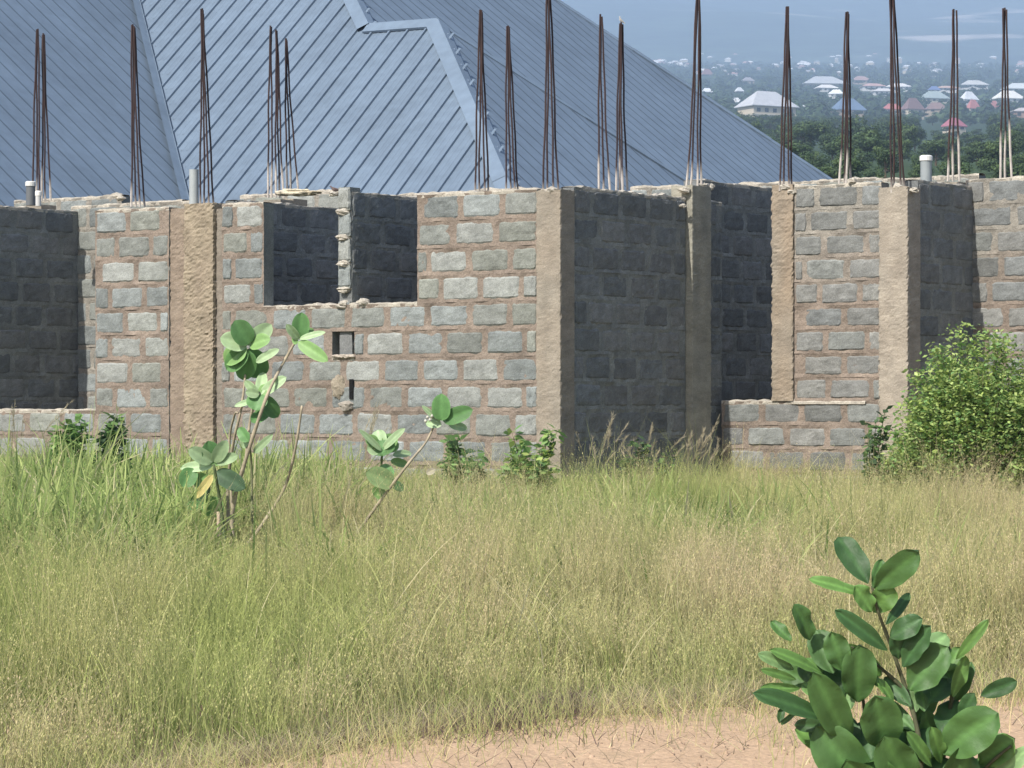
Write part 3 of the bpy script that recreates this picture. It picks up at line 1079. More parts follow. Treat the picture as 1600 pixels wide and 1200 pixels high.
def far_house(pa, pb, yr, ye, wr, rc, wc, storeys, yaw, label, parts=True):
    d = d_of_y(ye + wr)
    sc = F / d
    w = (pb - pa) / sc
    hr, hw = (ye - yr) / sc, wr / sc
    cx = ((pa + pb) / 2 - CX) / F * d
    zb = EYE - (ye + wr - HY) / F * d
    ca = abs(math.cos(yaw)) + 0.6 * abs(math.sin(yaw))
    W, D = w / ca, 0.6 * w / ca
    loc = (cx, d + D / 2, zb)
    loc_e = Vector(loc)

    def tr(x, y, z):
        return loc_e + Vector((x * math.cos(yaw) - y * math.sin(yaw), x * math.sin(yaw) + y * math.cos(yaw), z))
    root = empty('hip_roofed_house', loc, label, 'house', 'houses of the town on the slope')
    m = MB()
    m.box(tr(0, 0, hw / 2 - 1.5), W * .92, D * .9, hw + 3.0, wc, yaw)
    if storeys == 2:
        m.box(tr(0, 0, hw * .48), W * .94, D * .93, 0.5, (0.66, 0.6, 0.5), yaw)
    m.build('wall', M_WALLPAINT, root)
    m = MB()
    rl = max(0.0, (W - D) / 2 * 1.0)
    e = [m.vert(tr(x * W / 2 * 1.02, y * D / 2 * 1.04, hw), rc) for x, y in ((-1, -1), (1, -1), (1, 1), (-1, 1))]
    e2 = [m.vert(tr(x * W / 2 * 1.02, y * D / 2 * 1.04, hw - 0.3), rc) for x, y in ((-1, -1), (1, -1), (1, 1), (-1, 1))]
    ra, rb_ = m.vert(tr(-rl, 0, hw + hr), rc), m.vert(tr(rl, 0, hw + hr), rc)
    m.face((e[0], e[1], rb_, ra))
    m.face((e[1], e[2], rb_))
    m.face((e[2], e[3], ra, rb_))
    m.face((e[3], e[0], ra))
    for i in range(4):
        m.face((e[i], e2[i], e2[(i + 1) % 4], e[(i + 1) % 4]))
    m.face(e2)
    m.build('roof', M_FARROOF, root)
    nw = max(2, min(5, int(w / 4.5)))
    for st in range(storeys):
        for i in range(nw):
            m = MB()
            x = (-0.5 + (i + .5) / nw) * W * .88
            zc = hw * (0.55 if storeys == 1 else (0.24 + .5 * st))
            hh = min(1.6, hw * (.45 if storeys == 1 else .24))
            m.box(tr(x, -D * .45 - 0.05, zc), min(1.7, W * .8 / nw * .5), 0.16, hh, (0.035, 0.04, 0.045), yaw)
            m.build('window', M_PVC, root)
    return root


for hrow in FARH:
    far_house(*hrow)

# tiny houses of the far town, each its own object
TOWN = [((0.85, 0.86, 0.87), 'tiny white-roofed house in the hazy far town', 'white roofs of the far town'),
        ((0.62, 0.40, 0.38), 'tiny pink-roofed house in the hazy far town', 'pink roofs of the far town'),
        ((0.42, 0.43, 0.46), 'tiny grey-roofed house in the hazy far town', 'grey roofs of the far town')]
rt = random.Random(21)
for i in range(110):
    px = rt.uniform(1010, 1660)
    ye = 84 + 34 * rt.random() ** 0.9 if px > 1080 else rt.uniform(92, 102)
    d = d_of_y(max(ye + 3, 96.5)) if ye > 93 else 5300 + 3000 * ((97 - ye) / 150) ** (1 / .85)
    rt.random()
    wpx = rt.uniform(6, 17) * (0.75 if ye < 95 else 1)
    k = rt.choices((0, 1, 2), (0.62, 0.18, 0.2))[0]
    rc, lb, gr = TOWN[k]
    sc = F / d
    W, D = wpx / sc, wpx / sc * .55
    hw, hr = 3.0, min(4.0, W * .2)
    x = (px - CX) / F * d
    z = EYE - (ye + 2 - HY) / F * d
    yaw = rt.uniform(-.5, .5)
    m = MB()
    m.box((0, 0, hw / 2 - 6), W * .93, D * .9, hw + 12, rt.choice((CREAMW, WHITEW, TANW)))
    rl = (W - D) / 2
    e = [m.vert((a * W / 2, b * D / 2, hw), rc) for a, b in ((-1, -1), (1, -1), (1, 1), (-1, 1))]
    ra, rb_ = m.vert((-rl, 0, hw + hr), rc), m.vert((rl, 0, hw + hr), rc)
    for f in ((e[0], e[1], rb_, ra), (e[1], e[2], rb_), (e[2], e[3], ra, rb_), (e[3], e[0], ra), (e[3], e[2], e[1], e[0])):
        m.face(f)
    o = m.build('town_house', M_FARROOF)
    o.location = (x, d, z)
    o.rotation_euler = (0, 0, yaw)
    tag(o, lb, 'house', gr)

# trees
rt = random.Random(33)
for (pa, pb, yr, ye, wr, *_r) in FARH:
    dh = d_of_y(ye + wr)
    n_ = max(1, int((pb - pa) / 17))
    for i in range(n_):
        if rt.random() < .2 or _r[2] == 2:
            continue
        px = pa + (pb - pa) * (i + rt.uniform(.1, .9)) / n_
        dd = dh - rt.uniform(18, 40)
        y0 = HY - (gz(dd) - EYE) * F / dd
        top = ye + wr * rt.uniform(.1, .55) + (4 if _r[2] == 2 else 0)
        hp = y0 - top + 2
        if hp < 3:
            continue
        wp = max(hp * 1.5, 17) * rt.uniform(1.0, 1.5)
        lb, cat, gr = (('round green tree in the wood below the town houses', 'tree', 'trees of the wood below the town') if dd < 1200 else
                       ('small hazy dark tree among the town houses', 'tree', 'trees among the town houses'))
        copy_tree(rt.choice(protos), ((px - CX) / F * dd, dd, gz(dd) - .3), hp / F * dd, wp / F * dd / 1.1, rt.uniform(0, 6.28), lb, cat, gr)
for d, hpx, step in ((140, 62, 62), (190, 62, 60), (260, 56, 58), (350, 50, 52), (470, 46, 46), (600, 42, 42), (760, 38, 38), (930, 33, 32), (1120, 29, 27), (1350, 26, 25),
                     (1620, 23, 24), (1900, 20, 28), (2250, 17, 28), (2700, 15, 34), (3400, 11, 44)):
    px = 960 + rt.uniform(0, step) if d > 200 else 1150
    while px < (1690 if d > 500 else 1900):
        dd = d * rt.uniform(0.94, 1.06)
        hp = hpx * rt.uniform(0.75, 1.3)
        y0 = HY - (gz(dd) - EYE) * F / dd
        top = y0 - hp
        wp = hp * rt.uniform(1.0, 1.5)
        ok = True
        for (pa, pb, yr, ye, wr, *_r) in FARH:
            if d_of_y(ye + wr) > dd - 60 and pa - wp * .42 < px < pb + wp * .42 and top < ye + 2 and y0 > yr:
                ok = False
            if abs(d_of_y(ye + wr) - dd) < 40 and pa - wp * .4 < px < pb + wp * .4:
                ok = False
        if not ok and rt.random() < 0.95:           # a lower tree that stays under the eave
            lim = max([ye for (pa, pb, yr, ye, wr, *_r) in FARH if pa - wp * .5 < px < pb + wp * .5 and d_of_y(ye + wr) > dd - 60] or [0])
            if y0 - lim > 9:
                hp = (y0 - lim) * 0.75
                wp = hp * 1.5
                ok = hp > 5 and all(abs(d_of_y(ye + wr) - dd) > 30 or not pa - 10 < px < pb + 10 for (pa, pb, yr, ye, wr, *_r) in FARH)
        if ok:
            near = d < 300
            root = rt.choice(bushes) if near else rt.choice(protos)
            hgt = hp / F * dd
            wid = wp / F * dd / 1.1
            if near:
                lb, cat, gr = 'leafy green bush on the slope just behind the block walls', 'bush', 'bushes on the slope behind the walls'
            elif d < 1200:
                lb, cat, gr = 'round green tree in the wood below the town houses', 'tree', 'trees of the wood below the town'
            else:
                lb, cat, gr = 'small hazy dark tree among the town houses', 'tree', 'trees among the town houses'
            copy_tree(root, ((px - CX) / F * dd, dd, gz(dd) - 0.02 * hgt), hgt, wid, rt.uniform(0, 6.28), lb, cat, gr)
        px += step * rt.uniform(0.75, 1.25)

# far treetops that read as one mass between the town houses
Vw, Cw = [], []
rw = np.random.default_rng(91)
for k in range(1500):
    dd = math.exp(rw.uniform(math.log(1250), math.log(4800)))
    px = rw.uniform(980, 1690)
    y0 = HY - (gz(dd) - EYE) * F / dd
    hgt, wid = rw.uniform(4, 9), rw.uniform(7, 15)
    top = y0 - hgt * F / dd
    if any(d_of_y(ye + wr) > dd - 40 and pa - 2 < px < pb + 2 and top < ye + wr * .3 and y0 > yr for (pa, pb, yr, ye, wr, *_r) in FARH):
        continue
    m_ = 60
    u = rw.normal(size=(m_, 3))
    u /= np.linalg.norm(u, axis=1)[:, None]
    u[:, 2] = np.abs(u[:, 2])
    pos = np.array(((px - CX) / F * dd, dd, gz(dd))) + u * np.array((wid / 2, wid / 2, hgt)) * rw.uniform(.7, 1.05, (m_, 1))
    s1 = np.cross(u, rw.normal(size=(m_, 3)))
    s1 /= np.linalg.norm(s1, axis=1)[:, None]
    s2 = np.cross(u, s1)
    q_ = rw.uniform(.7, 1.6, (m_, 1))
    Vw.append(np.stack([pos - s1 * q_, pos + s2 * q_, pos + s1 * q_, pos - s2 * q_], 1).reshape(-1, 3))
    g_ = np.array(GREENS[rw.integers(0, 4)]) * rw.uniform(.7, 1.15)
    Cw.append(np.repeat(g_ * rw.uniform(.75, 1.25, (m_, 1)), 4, 0))
Vw, Cw = np.concatenate(Vw), np.concatenate(Cw)
tag(np_mesh('distant_woods', Vw, np.arange(len(Vw)).reshape(-1, 4), Cw, M_TREE), 'hazy mass of far treetops between the town houses', 'woods', kind='stuff')

# ------------------------------------------------------------------ plants with real leaves
def leaf(mb, base, tip, width, face, col_, fold=0.25, curl=0.15, shape=0.5, nl=14, na=6, rib=1.25, wave=0.0):
    base, tip = Vector(base), Vector(tip)
    ax = tip - base
    L = ax.length
    ax.normalize()
    side = ax.cross(face).normalized()
    nrm = side.cross(ax).normalized()
    pts, cols = [], []
    e = random.uniform(0, 50)
    for i in range(nl + 1):
        t = i / nl
        w = max(0.0, 1 - abs(2 * t ** shape - 1) ** 2.5) ** 0.62 * width / 2
        if t == 0:
            w = 0.04 * width
        row, rc = [], []
        for j in range(na + 1):
            v = -1 + 2 * j / na
            q = base + ax * (L * t) + side * (w * v) + nrm * (abs(v) * w * fold - curl * L * (t * t) + wave * width * n3(t * 4 + e, v * 2, 1) * abs(v))
            row.append(q)
            k = rib if j == na // 2 else 1.0
            k *= 1 + 0.14 * n3(t * 3 + e, v, 2) + 0.28 * (rib - 1) * max(0.0, math.cos((t * 7 - abs(v) * 1.1) * 6.283)) ** 3
            k *= 1 + (0.25 if abs(v) > .99 else 0)
            rc.append((col_[0] * k, col_[1] * k, col_[2] * k))
        pts.append(row)
        cols.append(rc)
    mb.grid(pts, cols)


def stem_tube(mb, pix, d, r0_, r1_, colr, dz=0.1, rough=0.12, n=8):
    pts = [P(px, py, d + dz * math.sin(i * 1.7)) for i, (px, py) in enumerate(pix)]
    fine = []
    for i in range(len(pts) - 1):
        for k in range(5):
            t = k / 5
            p0, p1, p2, p3 = pts[max(0, i - 1)], pts[i], pts[i + 1], pts[min(len(pts) - 1, i + 2)]
            fine.append(0.5 * ((2 * p1) + (p2 - p0) * t + (2 * p0 - 5 * p1 + 4 * p2 - p3) * t * t + (3 * p1 - p0 - 3 * p2 + p3) * t ** 3))
    fine.append(pts[-1])
    m_ = len(fine) - 1
    rr = [(r0_ + (r1_ - r0_) * i / m_) * (1 + rough * (1 if i % 3 == 0 else -0.5)) for i in range(m_ + 1)]
    cc = [tuple(c * (1.25 if i % 3 == 0 else 0.95) for c in colr) for i in range(m_ + 1)]
    mb.tube(fine, rr, colr, n, cols=cc)
    return pts[-1]


def leaves_px(mb, d, items, sun_up=0.5, jit=0.25, shape=0.95, rib=1.2, wave=0.05, fold=0.22, curl=0.12):
    for it in items:
        (bx, by, tx, ty, w, c) = it[:6]
        sgn = it[6] if len(it) > 6 else random.choice((-1, 1))
        Lp = math.hypot(tx - bx, ty - by) / F * d
        db = random.uniform(-.02, .02)
        dt = sgn * Lp * random.uniform(0.15, 0.6)
        face = Vector((random.uniform(-jit, jit), -1, random.uniform(0, sun_up)))
        k = random.uniform(0.85, 1.15)
        leaf(mb, P(bx, by, d + db), P(tx, ty, d + db + dt), w / F * d, face, (c[0] * k, c[1] * k, c[2] * k), fold, curl, shape, rib=rib, wave=wave)


GL, GD, GP, GYL = (0.19, 0.33, 0.11), (0.11, 0.235, 0.08), (0.32, 0.44, 0.24), (0.50, 0.42, 0.16)
BARKC = (0.33, 0.28, 0.2)

# tall milkweed shrub in front of the long wall
dm = 19.6
mw = empty('milkweed_shrub', P(365, 885, dm), 'tall milkweed shrub with pale knotty stems and big round leaves before the long wall', 'shrub')
mb = MB()
stem_tube(mb, [(366, 890), (363, 800), (385, 715), (416, 622), (441, 570), (465, 528)], dm, .016, .008, BARKC)
stem_tube(mb, [(360, 890), (356, 765), (365, 690), (378, 632), (387, 545)], dm + .1, .013, .007, BARKC)
stem_tube(mb, [(354, 885), (346, 800), (334, 726)], dm - .15, .014, .009, (0.10, 0.13, 0.06))
stem_tube(mb, [(388, 850), (440, 772), (460, 708), (472, 634)], dm + .05, .013, .007, BARKC)
stem_tube(mb, [(344, 880), (341, 800)], dm - .1, .015, .012, (0.42, 0.33, 0.25))
stem_tube(mb, [(384, 720), (392, 650), (406, 615)], dm + .02, .011, .007, BARKC)
stem_tube(mb, [(394, 860), (393, 740), (390, 690)], dm + .25, .010, .006, (0.16, 0.17, 0.09))
stem_tube(mb, [(364, 820), (358, 700), (366, 650), (372, 645)], dm + .3, .010, .006, BARKC)
mb.build('stem', M_STEM, mw, True)
mb = MB()
leaves_px(mb, dm, [
    (388, 538, 368, 501, 36, GD, -1), (388, 538, 424, 508, 28, GP, -1), (386, 540, 345, 527, 30, GP, -1), (386, 544, 347, 562, 36, GL, 1), (388, 545, 410, 592, 40, GD, 1),
    (400, 566, 434, 545, 14, GP, -1), (386, 545, 352, 578, 32, GD, 1), (389, 548, 380, 596, 32, GD, 1), (390, 540, 420, 528, 26, GL, -1), (388, 540, 392, 520, 22, GL, 1),
    (467, 530, 472, 489, 28, GD, -1), (467, 530, 448, 508, 14, GP, -1), (468, 530, 507, 517, 11, GP, -1), (466, 534, 510, 562, 22, GL, -1), (466, 530, 490, 512, 16, GL, 1), (466, 531, 456, 530, 16, GL, -1),
    (406, 618, 411, 579, 18, GP, 1), (408, 616, 445, 588, 20, GP, -1), (404, 617, 382, 595, 14, GP, -1), (405, 616, 399, 640, 34, GD, -1), (405, 616, 384, 612, 16, GP, -1),
    (408, 620, 436, 652, 26, GD, 1), (404, 624, 366, 633, 10, GP, -1), (408, 618, 418, 600, 18, GL, 1),
    (333, 724, 326, 690, 30, GD, -1), (332, 722, 296, 702, 24, GP, -1), (334, 722, 354, 690, 22, GP, -1), (336, 722, 370, 712, 18, GP, -1), (330, 726, 350, 708, 22, GL, 1),
    (302, 732, 286, 760, 28, GD, -1), (332, 728, 280, 730, 18, GP, 1), (336, 738, 382, 762, 30, (0.05, 0.095, 0.045), -1), (332, 742, 306, 778, 14, GYL, -1),
    (328, 758, 296, 796, 22, (0.05, 0.095, 0.045), 1), (330, 775, 336, 810, 36, GL, 1), (322, 790, 288, 790, 16, GD, -1), (326, 745, 300, 756, 22, GL, 1),
    (396, 708, 424, 680, 12, GP, -1), (388, 690, 372, 668, 18, GD, 1), (393, 660, 420, 640, 22, GD, 1), (390, 676, 376, 700, 18, GP, 1)])
mb.build('foliage', M_LEAF, mw, True)

# leaning milkweed
dm = 20.6
mw = empty('milkweed_shrub', P(520, 888, dm), 'leaning milkweed shrub with one slanting stem and pale green leaves', 'shrub')
mb = MB()
stem_tube(mb, [(508, 892), (556, 835), (602, 772), (640, 722), (666, 690), (684, 652)], dm, .013, .007, BARKC)
stem_tube(mb, [(590, 800), (592, 765), (597, 710), (597, 694)], dm + .1, .010, .007, (0.15, 0.18, 0.09))
mb.build('stem', M_STEM, mw, True)
mb = MB()
leaves_px(mb, dm, [
    (690, 657, 689, 616, 30, GD, -1), (692, 657, 736, 640, 26, GD, -1), (688, 660, 660, 634, 9, GP, -1), (696, 660, 716, 636, 18, GP, 1), (690, 664, 664, 660, 14, GP, 1), (700, 662, 732, 670, 14, GP, 1),
    (596, 700, 589, 671, 26, GP, 1), (596, 704, 563, 671, 10, GP, -1), (598, 702, 629, 669, 14, GP, -1), (596, 688, 598, 712, 44, GD, -1), (592, 700, 574, 702, 22, GP, -1), (600, 700, 624, 694, 20, GL, 1),
    (590, 694, 572, 684, 20, GL, -1), (602, 700, 616, 678, 24, GL, 1),
    (616, 756, 574, 738, 34, (0.26, 0.36, 0.15), -1), (612, 750, 592, 728, 28, GD, 1), (612, 756, 632, 764, 16, GD, 1), (600, 762, 584, 776, 22, GL, 1),
    (614, 712, 644, 706, 14, GP, 1), (610, 720, 640, 726, 14, GL, 1), (666, 740, 680, 733, 10, (0.42, 0.38, 0.28), -1)])
m_lf = mb.build('foliage', M_LEAF, mw, True)
for (px, py) in ((668, 652), (672, 656), (665, 658), (675, 650)):
    mb = MB()
    mb.lump(P(px, py, dm - .02), .011, .011, .011, (0.6, 0.58, 0.5), px, .3, 8, 6)
    mb.build('flower_bud', M_LEAF, mw, True)

# big-leafed shrub close to the camera
df = 8.5
fs = empty('broadleaf_shrub', P(1420, 1640, df), 'dark green broad-leaved shrub close up in the lower corner of the field', 'shrub')
mb = MB()
TW = (0.07, 0.075, 0.04)
stem_tube(mb, [(1425, 1640), (1440, 1400), (1440, 1230), (1435, 1150), (1418, 1085), (1393, 1012), (1372, 955), (1362, 915)], df + .02, .010, .0035, TW, .03)
stem_tube(mb, [(1432, 1400), (1360, 1260), (1330, 1150), (1300, 1085), (1262, 1058)], df + .09, .010, .004, TW, .03)
stem_tube(mb, [(1440, 1360), (1470, 1200), (1484, 1110), (1492, 1050), (1480, 1005)], df + .06, .010, .004, TW, .03)
stem_tube(mb, [(1442, 1380), (1500, 1260), (1540, 1200), (1580, 1165)], df, .009, .004, TW, .03)
stem_tube(mb, [(1416, 1080), (1372, 1040), (1330, 1010)], df + .03, .006, .003, TW, .02)
stem_tube(mb, [(1345, 1200), (1350, 1110), (1342, 1060)], df + .08, .006, .003, TW, .02)
mb.build('stem', M_STEM, fs, True)
F1, F2, F3, F4 = (0.060, 0.132, 0.036), (0.040, 0.095, 0.030), (0.105, 0.21, 0.052), (0.15, 0.25, 0.10)
mb = MB()
leaves_px(mb, df, [
    (1356, 912, 1311, 833, 42, F2, 1), (1366, 920, 1433, 866, 44, F1, -1), (1346, 928, 1269, 899, 22, F3, -1), (1364, 955, 1395, 918, 40, F3, -1), (1362, 956, 1340, 916, 34, F3, -1),
    (1364, 918, 1380, 872, 20, F1, 1), (1384, 976, 1426, 924, 18, F2, 1), (1386, 1016, 1313, 954, 28, F2, -1), (1391, 996, 1438, 966, 36, F2, -1), (1404, 1030, 1402, 990, 28, F2, -1),
    (1411, 1042, 1446, 978, 40, F2, -1), (1421, 1078, 1474, 1010, 62, F1, -1), (1428, 1045, 1478, 985, 42, F4, 1), (1494, 1030, 1541, 972, 18, F3, -1), (1340, 1097, 1344, 1014, 56, F1, -1),
    (1266, 1000, 1248, 946, 34, F1, -1), (1236, 1002, 1206, 968, 20, F1, 1), (1302, 1052, 1274, 982, 46, F1, 1), (1318, 1048, 1300, 990, 40, F1, -1), (1284, 1052, 1210, 1010, 22, F3, -1),
    (1240, 1046, 1190, 1020, 22, F4, -1), (1244, 1062, 1194, 1046, 14, F3, -1), (1250, 1076, 1193, 1074, 16, F3, -1), (1286, 1122, 1190, 1077, 34, F2, -1), (1326, 1160, 1276, 1060, 54, F1, -1),
    (1384, 1172, 1372, 1094, 66, F1, -1), (1362, 1250, 1280, 1138, 76, F1, -1), (1424, 1236, 1384, 1160, 66, F1, -1), (1430, 1142, 1374, 1090, 28, F1, 1), (1424, 1104, 1380, 1056, 26, F2, 1),
    (1474, 1176, 1550, 1118, 70, F1, -1), (1444, 1112, 1440, 1060, 26, F1, 1), (1500, 1122, 1520, 1085, 26, F2, -1), (1488, 1088, 1512, 1028, 24, F3, -1), (1470, 1192, 1462, 1140, 26, F3, -1),
    (1456, 1198, 1424, 1144, 24, F3, -1), (1530, 1194, 1582, 1154, 46, F3, -1), (1540, 1234, 1604, 1170, 30, F4, -1), (1490, 1236, 1514, 1184, 56, F1, -1), (1300, 1134, 1238, 1133, 22, F2, 1),
    (1484, 1060, 1470, 1016, 30, F1, 1), (1482, 1048, 1500, 1010, 26, F3, 1), (1450, 1100, 1482, 1056, 46, F1, 1), (1432, 1112, 1414, 1072, 30, F4, 1), (1280, 1060, 1262, 1024, 30, F3, 1),
    (1272, 1070, 1250, 1032, 26, F2, 1), (1290, 1092, 1252, 1064, 24, F3, 1), (1310, 1100, 1288, 1040, 44, F2, 1), (1330, 1180, 1300, 1110, 60, F2, 1), (1360, 1190, 1352, 1120, 54, F2, 1),
    (1400, 1190, 1412, 1130, 60, F2, 1), (1440, 1190, 1450, 1120, 60, F2, 1), (1476, 1150, 1494, 1090, 50, F2, 1), (1410, 1235, 1410, 1170, 70, F2, 1), (1460, 1240, 1470, 1180, 70, F2, 1),
    (1340, 1240, 1330, 1180, 70, F2, 1), (1520, 1240, 1540, 1180, 50, F2, 1), (1286, 1170, 1272, 1130, 30, F2, 1), (1380, 1240, 1366, 1190, 70, F1, -1), (1396, 1100, 1376, 1060, 18, F3, -1),
    (1218, 1130, 1222, 1106, 12, F2, 1), (1246, 1112, 1218, 1132, 9, F2, 1), (1376, 1075, 1352, 1044, 18, F3, 1), (1330, 1108, 1318, 1070, 24, F4, 1), (1560, 1235, 1590, 1190, 40, F1, 1),
    (1440, 1250, 1400, 1205, 40, F4, -1), (1300, 1230, 1330, 1190, 50, F1, -1)], sun_up=0.7, jit=0.5, shape=1.22, rib=1.45, wave=0.22, fold=0.22, curl=0.16)
for i in range(12):
    k = random.choice((0, 0, 1, 1, 2))
    if k == 0:
        px, py = random.gauss(1330, 45), random.uniform(1040, 1240)
    elif k == 1:
        px, py = random.gauss(1430, 45), random.uniform(1070, 1240)
    else:
        px, py = random.gauss(1500, 35), random.uniform(1090, 1250)
    a = random.gauss(1.57 + (1390 - px) / 120, .55)
    L_ = random.uniform(50, 88)
    leaves_px(mb, df + random.uniform(.04, .20), [(px, py, px + L_ * math.cos(a), py - L_ * math.sin(a), L_ * random.uniform(.42, .68), random.choice((F1, F1, F2, F3)))],
              sun_up=.9, jit=.7, shape=1.2, rib=1.45, wave=.2)
for i in range(46):
    py = random.uniform(1230, 1560)
    px = 1430 + random.gauss(0, 75)
    a = random.uniform(0.2, 2.9)
    c = random.choice((F1, F2, F3))
    leaves_px(mb, df + random.uniform(-.12, .12), [(px, py, px + 80 * math.cos(a), py - 70 * math.sin(a), random.uniform(36, 60), c)], sun_up=.8, jit=.8, shape=1.2, rib=1.4, wave=.15)
mb.build('foliage', M_LEAF, fs, True)


# leafy bush at the right: arching twigs crowded with leaflets
def twig_bush(name, label, cx, y_base, y_top, wpx, d, ntwig, nleaf, size, cols_, cat, spread=1.0, depth=0.6, stemc=(0.13, 0.12, 0.06), pin=True, lean=0.0):
    base = P(cx, y_base, d)
    base.z = gz(d)
    root = empty(name, base, label, cat)
    H = P(cx, y_top, d).z - base.z
    W = wpx / F * d
    r = np.random.default_rng(int(cx * 7 + y_top))
    V, C = [], []
    mbs = MB()
    for t in range(ntwig):
        a = r.uniform(0, 2 * math.pi)
        rad = math.sqrt(r.uniform(0, 1))
        ex, ey = W / 2 * rad * math.cos(a) * spread, W / 2 * depth * rad * math.sin(a)
        hz = H * (1 - 0.42 * rad ** 2.2) * r.uniform(0.5, 1.04)
        p0 = np.array((base.x + ex * .25, base.y + ey * .25, base.z))
        p3 = np.array((base.x + ex + lean * H, base.y + ey, base.z + hz))
        p1 = p0 + np.array((ex * .1, ey * .1, hz * .55))
        p2 = p0 * .3 + p3 * .7 + np.array((0, 0, hz * .12))
        ts = np.linspace(0, 1, 7)[:, None]
        cv = (1 - ts) ** 3 * p0 + 3 * ts * (1 - ts) ** 2 * p1 + 3 * ts ** 2 * (1 - ts) * p2 + ts ** 3 * p3
        mbs.tube([tuple(q) for q in cv], [0.007 * (1 - .7 * i / 6) for i in range(7)], stemc, 5)
        n = nleaf
        tt = r.uniform(0.22, 1.0, (n, 1)) ** 0.8
        pos = (1 - tt) ** 3 * p0 + 3 * tt * (1 - tt) ** 2 * p1 + 3 * tt ** 2 * (1 - tt) * p2 + tt ** 3 * p3
        pos = pos + r.normal(scale=(W * .035, W * .035, H * .025), size=(n, 3))
        az = r.uniform(0, 2 * math.pi, n)
        el = r.uniform(-0.7, 0.7, n)
        ax = np.stack([np.cos(az) * np.cos(el), np.sin(az) * np.cos(el), np.sin(el)], 1)
        sd = np.cross(ax, np.array((0, 0, 1.0)) + r.normal(scale=.5, size=(n, 3)))
        sd /= np.linalg.norm(sd, axis=1)[:, None] + 1e-9
        s = size * r.uniform(0.6, 1.35, (n, 1))
        dn = np.cross(sd, ax)
        q = np.stack([pos, pos + ax * s * .5 + sd * s * .27 + dn * s * .05, pos + ax * s, pos + ax * s * .5 - sd * s * .27 + dn * s * .05], 1)
        V.append(q.reshape(-1, 3))
        c = np.array(cols_)[r.integers(0, len(cols_), n)] * r.uniform(.75, 1.3, (n, 1))
        C.append(np.repeat(c, 4, 0))
    V, C = np.concatenate(V), np.concatenate(C)
    mbs.build('twig', M_STEM, root, True)
    np_mesh('foliage', V, np.arange(len(V)).reshape(-1, 4), C, M_SMALLLEAF, root)
    return root


YG = [(0.36, 0.45, 0.13), (0.30, 0.41, 0.13), (0.24, 0.36, 0.12), (0.43, 0.52, 0.19)]
MG = [(0.19, 0.33, 0.11), (0.15, 0.27, 0.09), (0.25, 0.39, 0.14)]
DG = [(0.05, 0.095, 0.045), (0.065, 0.12, 0.05), (0.09, 0.15, 0.07)]
twig_bush('leafy_bush', 'bright yellow-green bush crowding the walls at the right frame edge', 1535, 800, 512, 300, 25.0, 170, 210, 0.046, YG + MG[:1], 'bush', depth=.7)
twig_bush('leafy_bush', 'low lighter bush at the foot of the tall pale column', 1440, 800, 630, 130, 25.4, 50, 110, 0.048, YG[:3] + MG, 'bush')
twig_bush('tall_weed', 'upright dark weed with drooping leaves left of the tall pale column', 1360, 790, 592, 58, 25.6, 8, 36, 0.085, MG[:2] + DG[1:], 'weed', depth=1)
twig_bush('tall_weed', 'dark leafy weed right of the leaning milkweed', 722, 790, 632, 72, 24.5, 10, 40, 0.09, MG + DG[2:], 'weed', depth=1)
twig_bush('tall_weed', 'light green weed at the foot of the pale corner column', 832, 790, 640, 104, 24.6, 20, 46, 0.085, MG + YG[:2], 'weed', depth=1)
twig_bush('tall_weed', 'small leafy weed under the wide opening, the more yellowish of two', 112, 785, 655, 84, 23.2, 22, 70, 0.09, MG + YG[2:3], 'weed', depth=1)
twig_bush('tall_weed', 'small dark leafy weed under the wide opening, the deeper green of two', 180, 785, 652, 66, 23.4, 18, 66, 0.09, DG + MG, 'weed', depth=1)


twig_bush('tall_weed', 'low dark weed in the shade at the foot of the centre recess', 1000, 790, 690, 130, 26.4, 22, 40, 0.07, DG + MG[:1], 'weed', depth=.5)
# pale ledge along the top of the low sill wall
mb = MB()
gp, gc = [], []
sa_, sb_, zl = sC(1236), sC(1352), FC.z(1290, 628.5)
for i in range(50):
    s_ = sa_ + (sb_ - sa_) * i / 49
    f_ = 0.020 + 0.012 * n3(s_ * 9, 1, 4)
    h_ = 0.012 + 0.010 * n3(s_ * 7, 2, 9)
    gp.append([FC.p(s_, zl + b_, -0.02 + a_) for a_, b_ in ((-.03, -.025), (f_, -.018), (f_, h_ * .3), (f_ * .5, h_), (-.03, h_ + .006))])
    gc.append([CAP_C] * 5)
mb.grid(gp, gc)
mb.build('sill_ledge', M_CAP, house)


# ------------------------------------------------------------------ grass
def snoise(x, y, s, seed):
    r = np.random.default_rng(seed)
    out = np.zeros_like(x)
    for k in range(7):
        a = r.uniform(0, 2 * math.pi)
        f = s * r.uniform(0.6, 2.1)
        out += np.sin((x * math.cos(a) + y * math.sin(a)) * f + r.uniform(0, 6.28))
    return out / 3.0


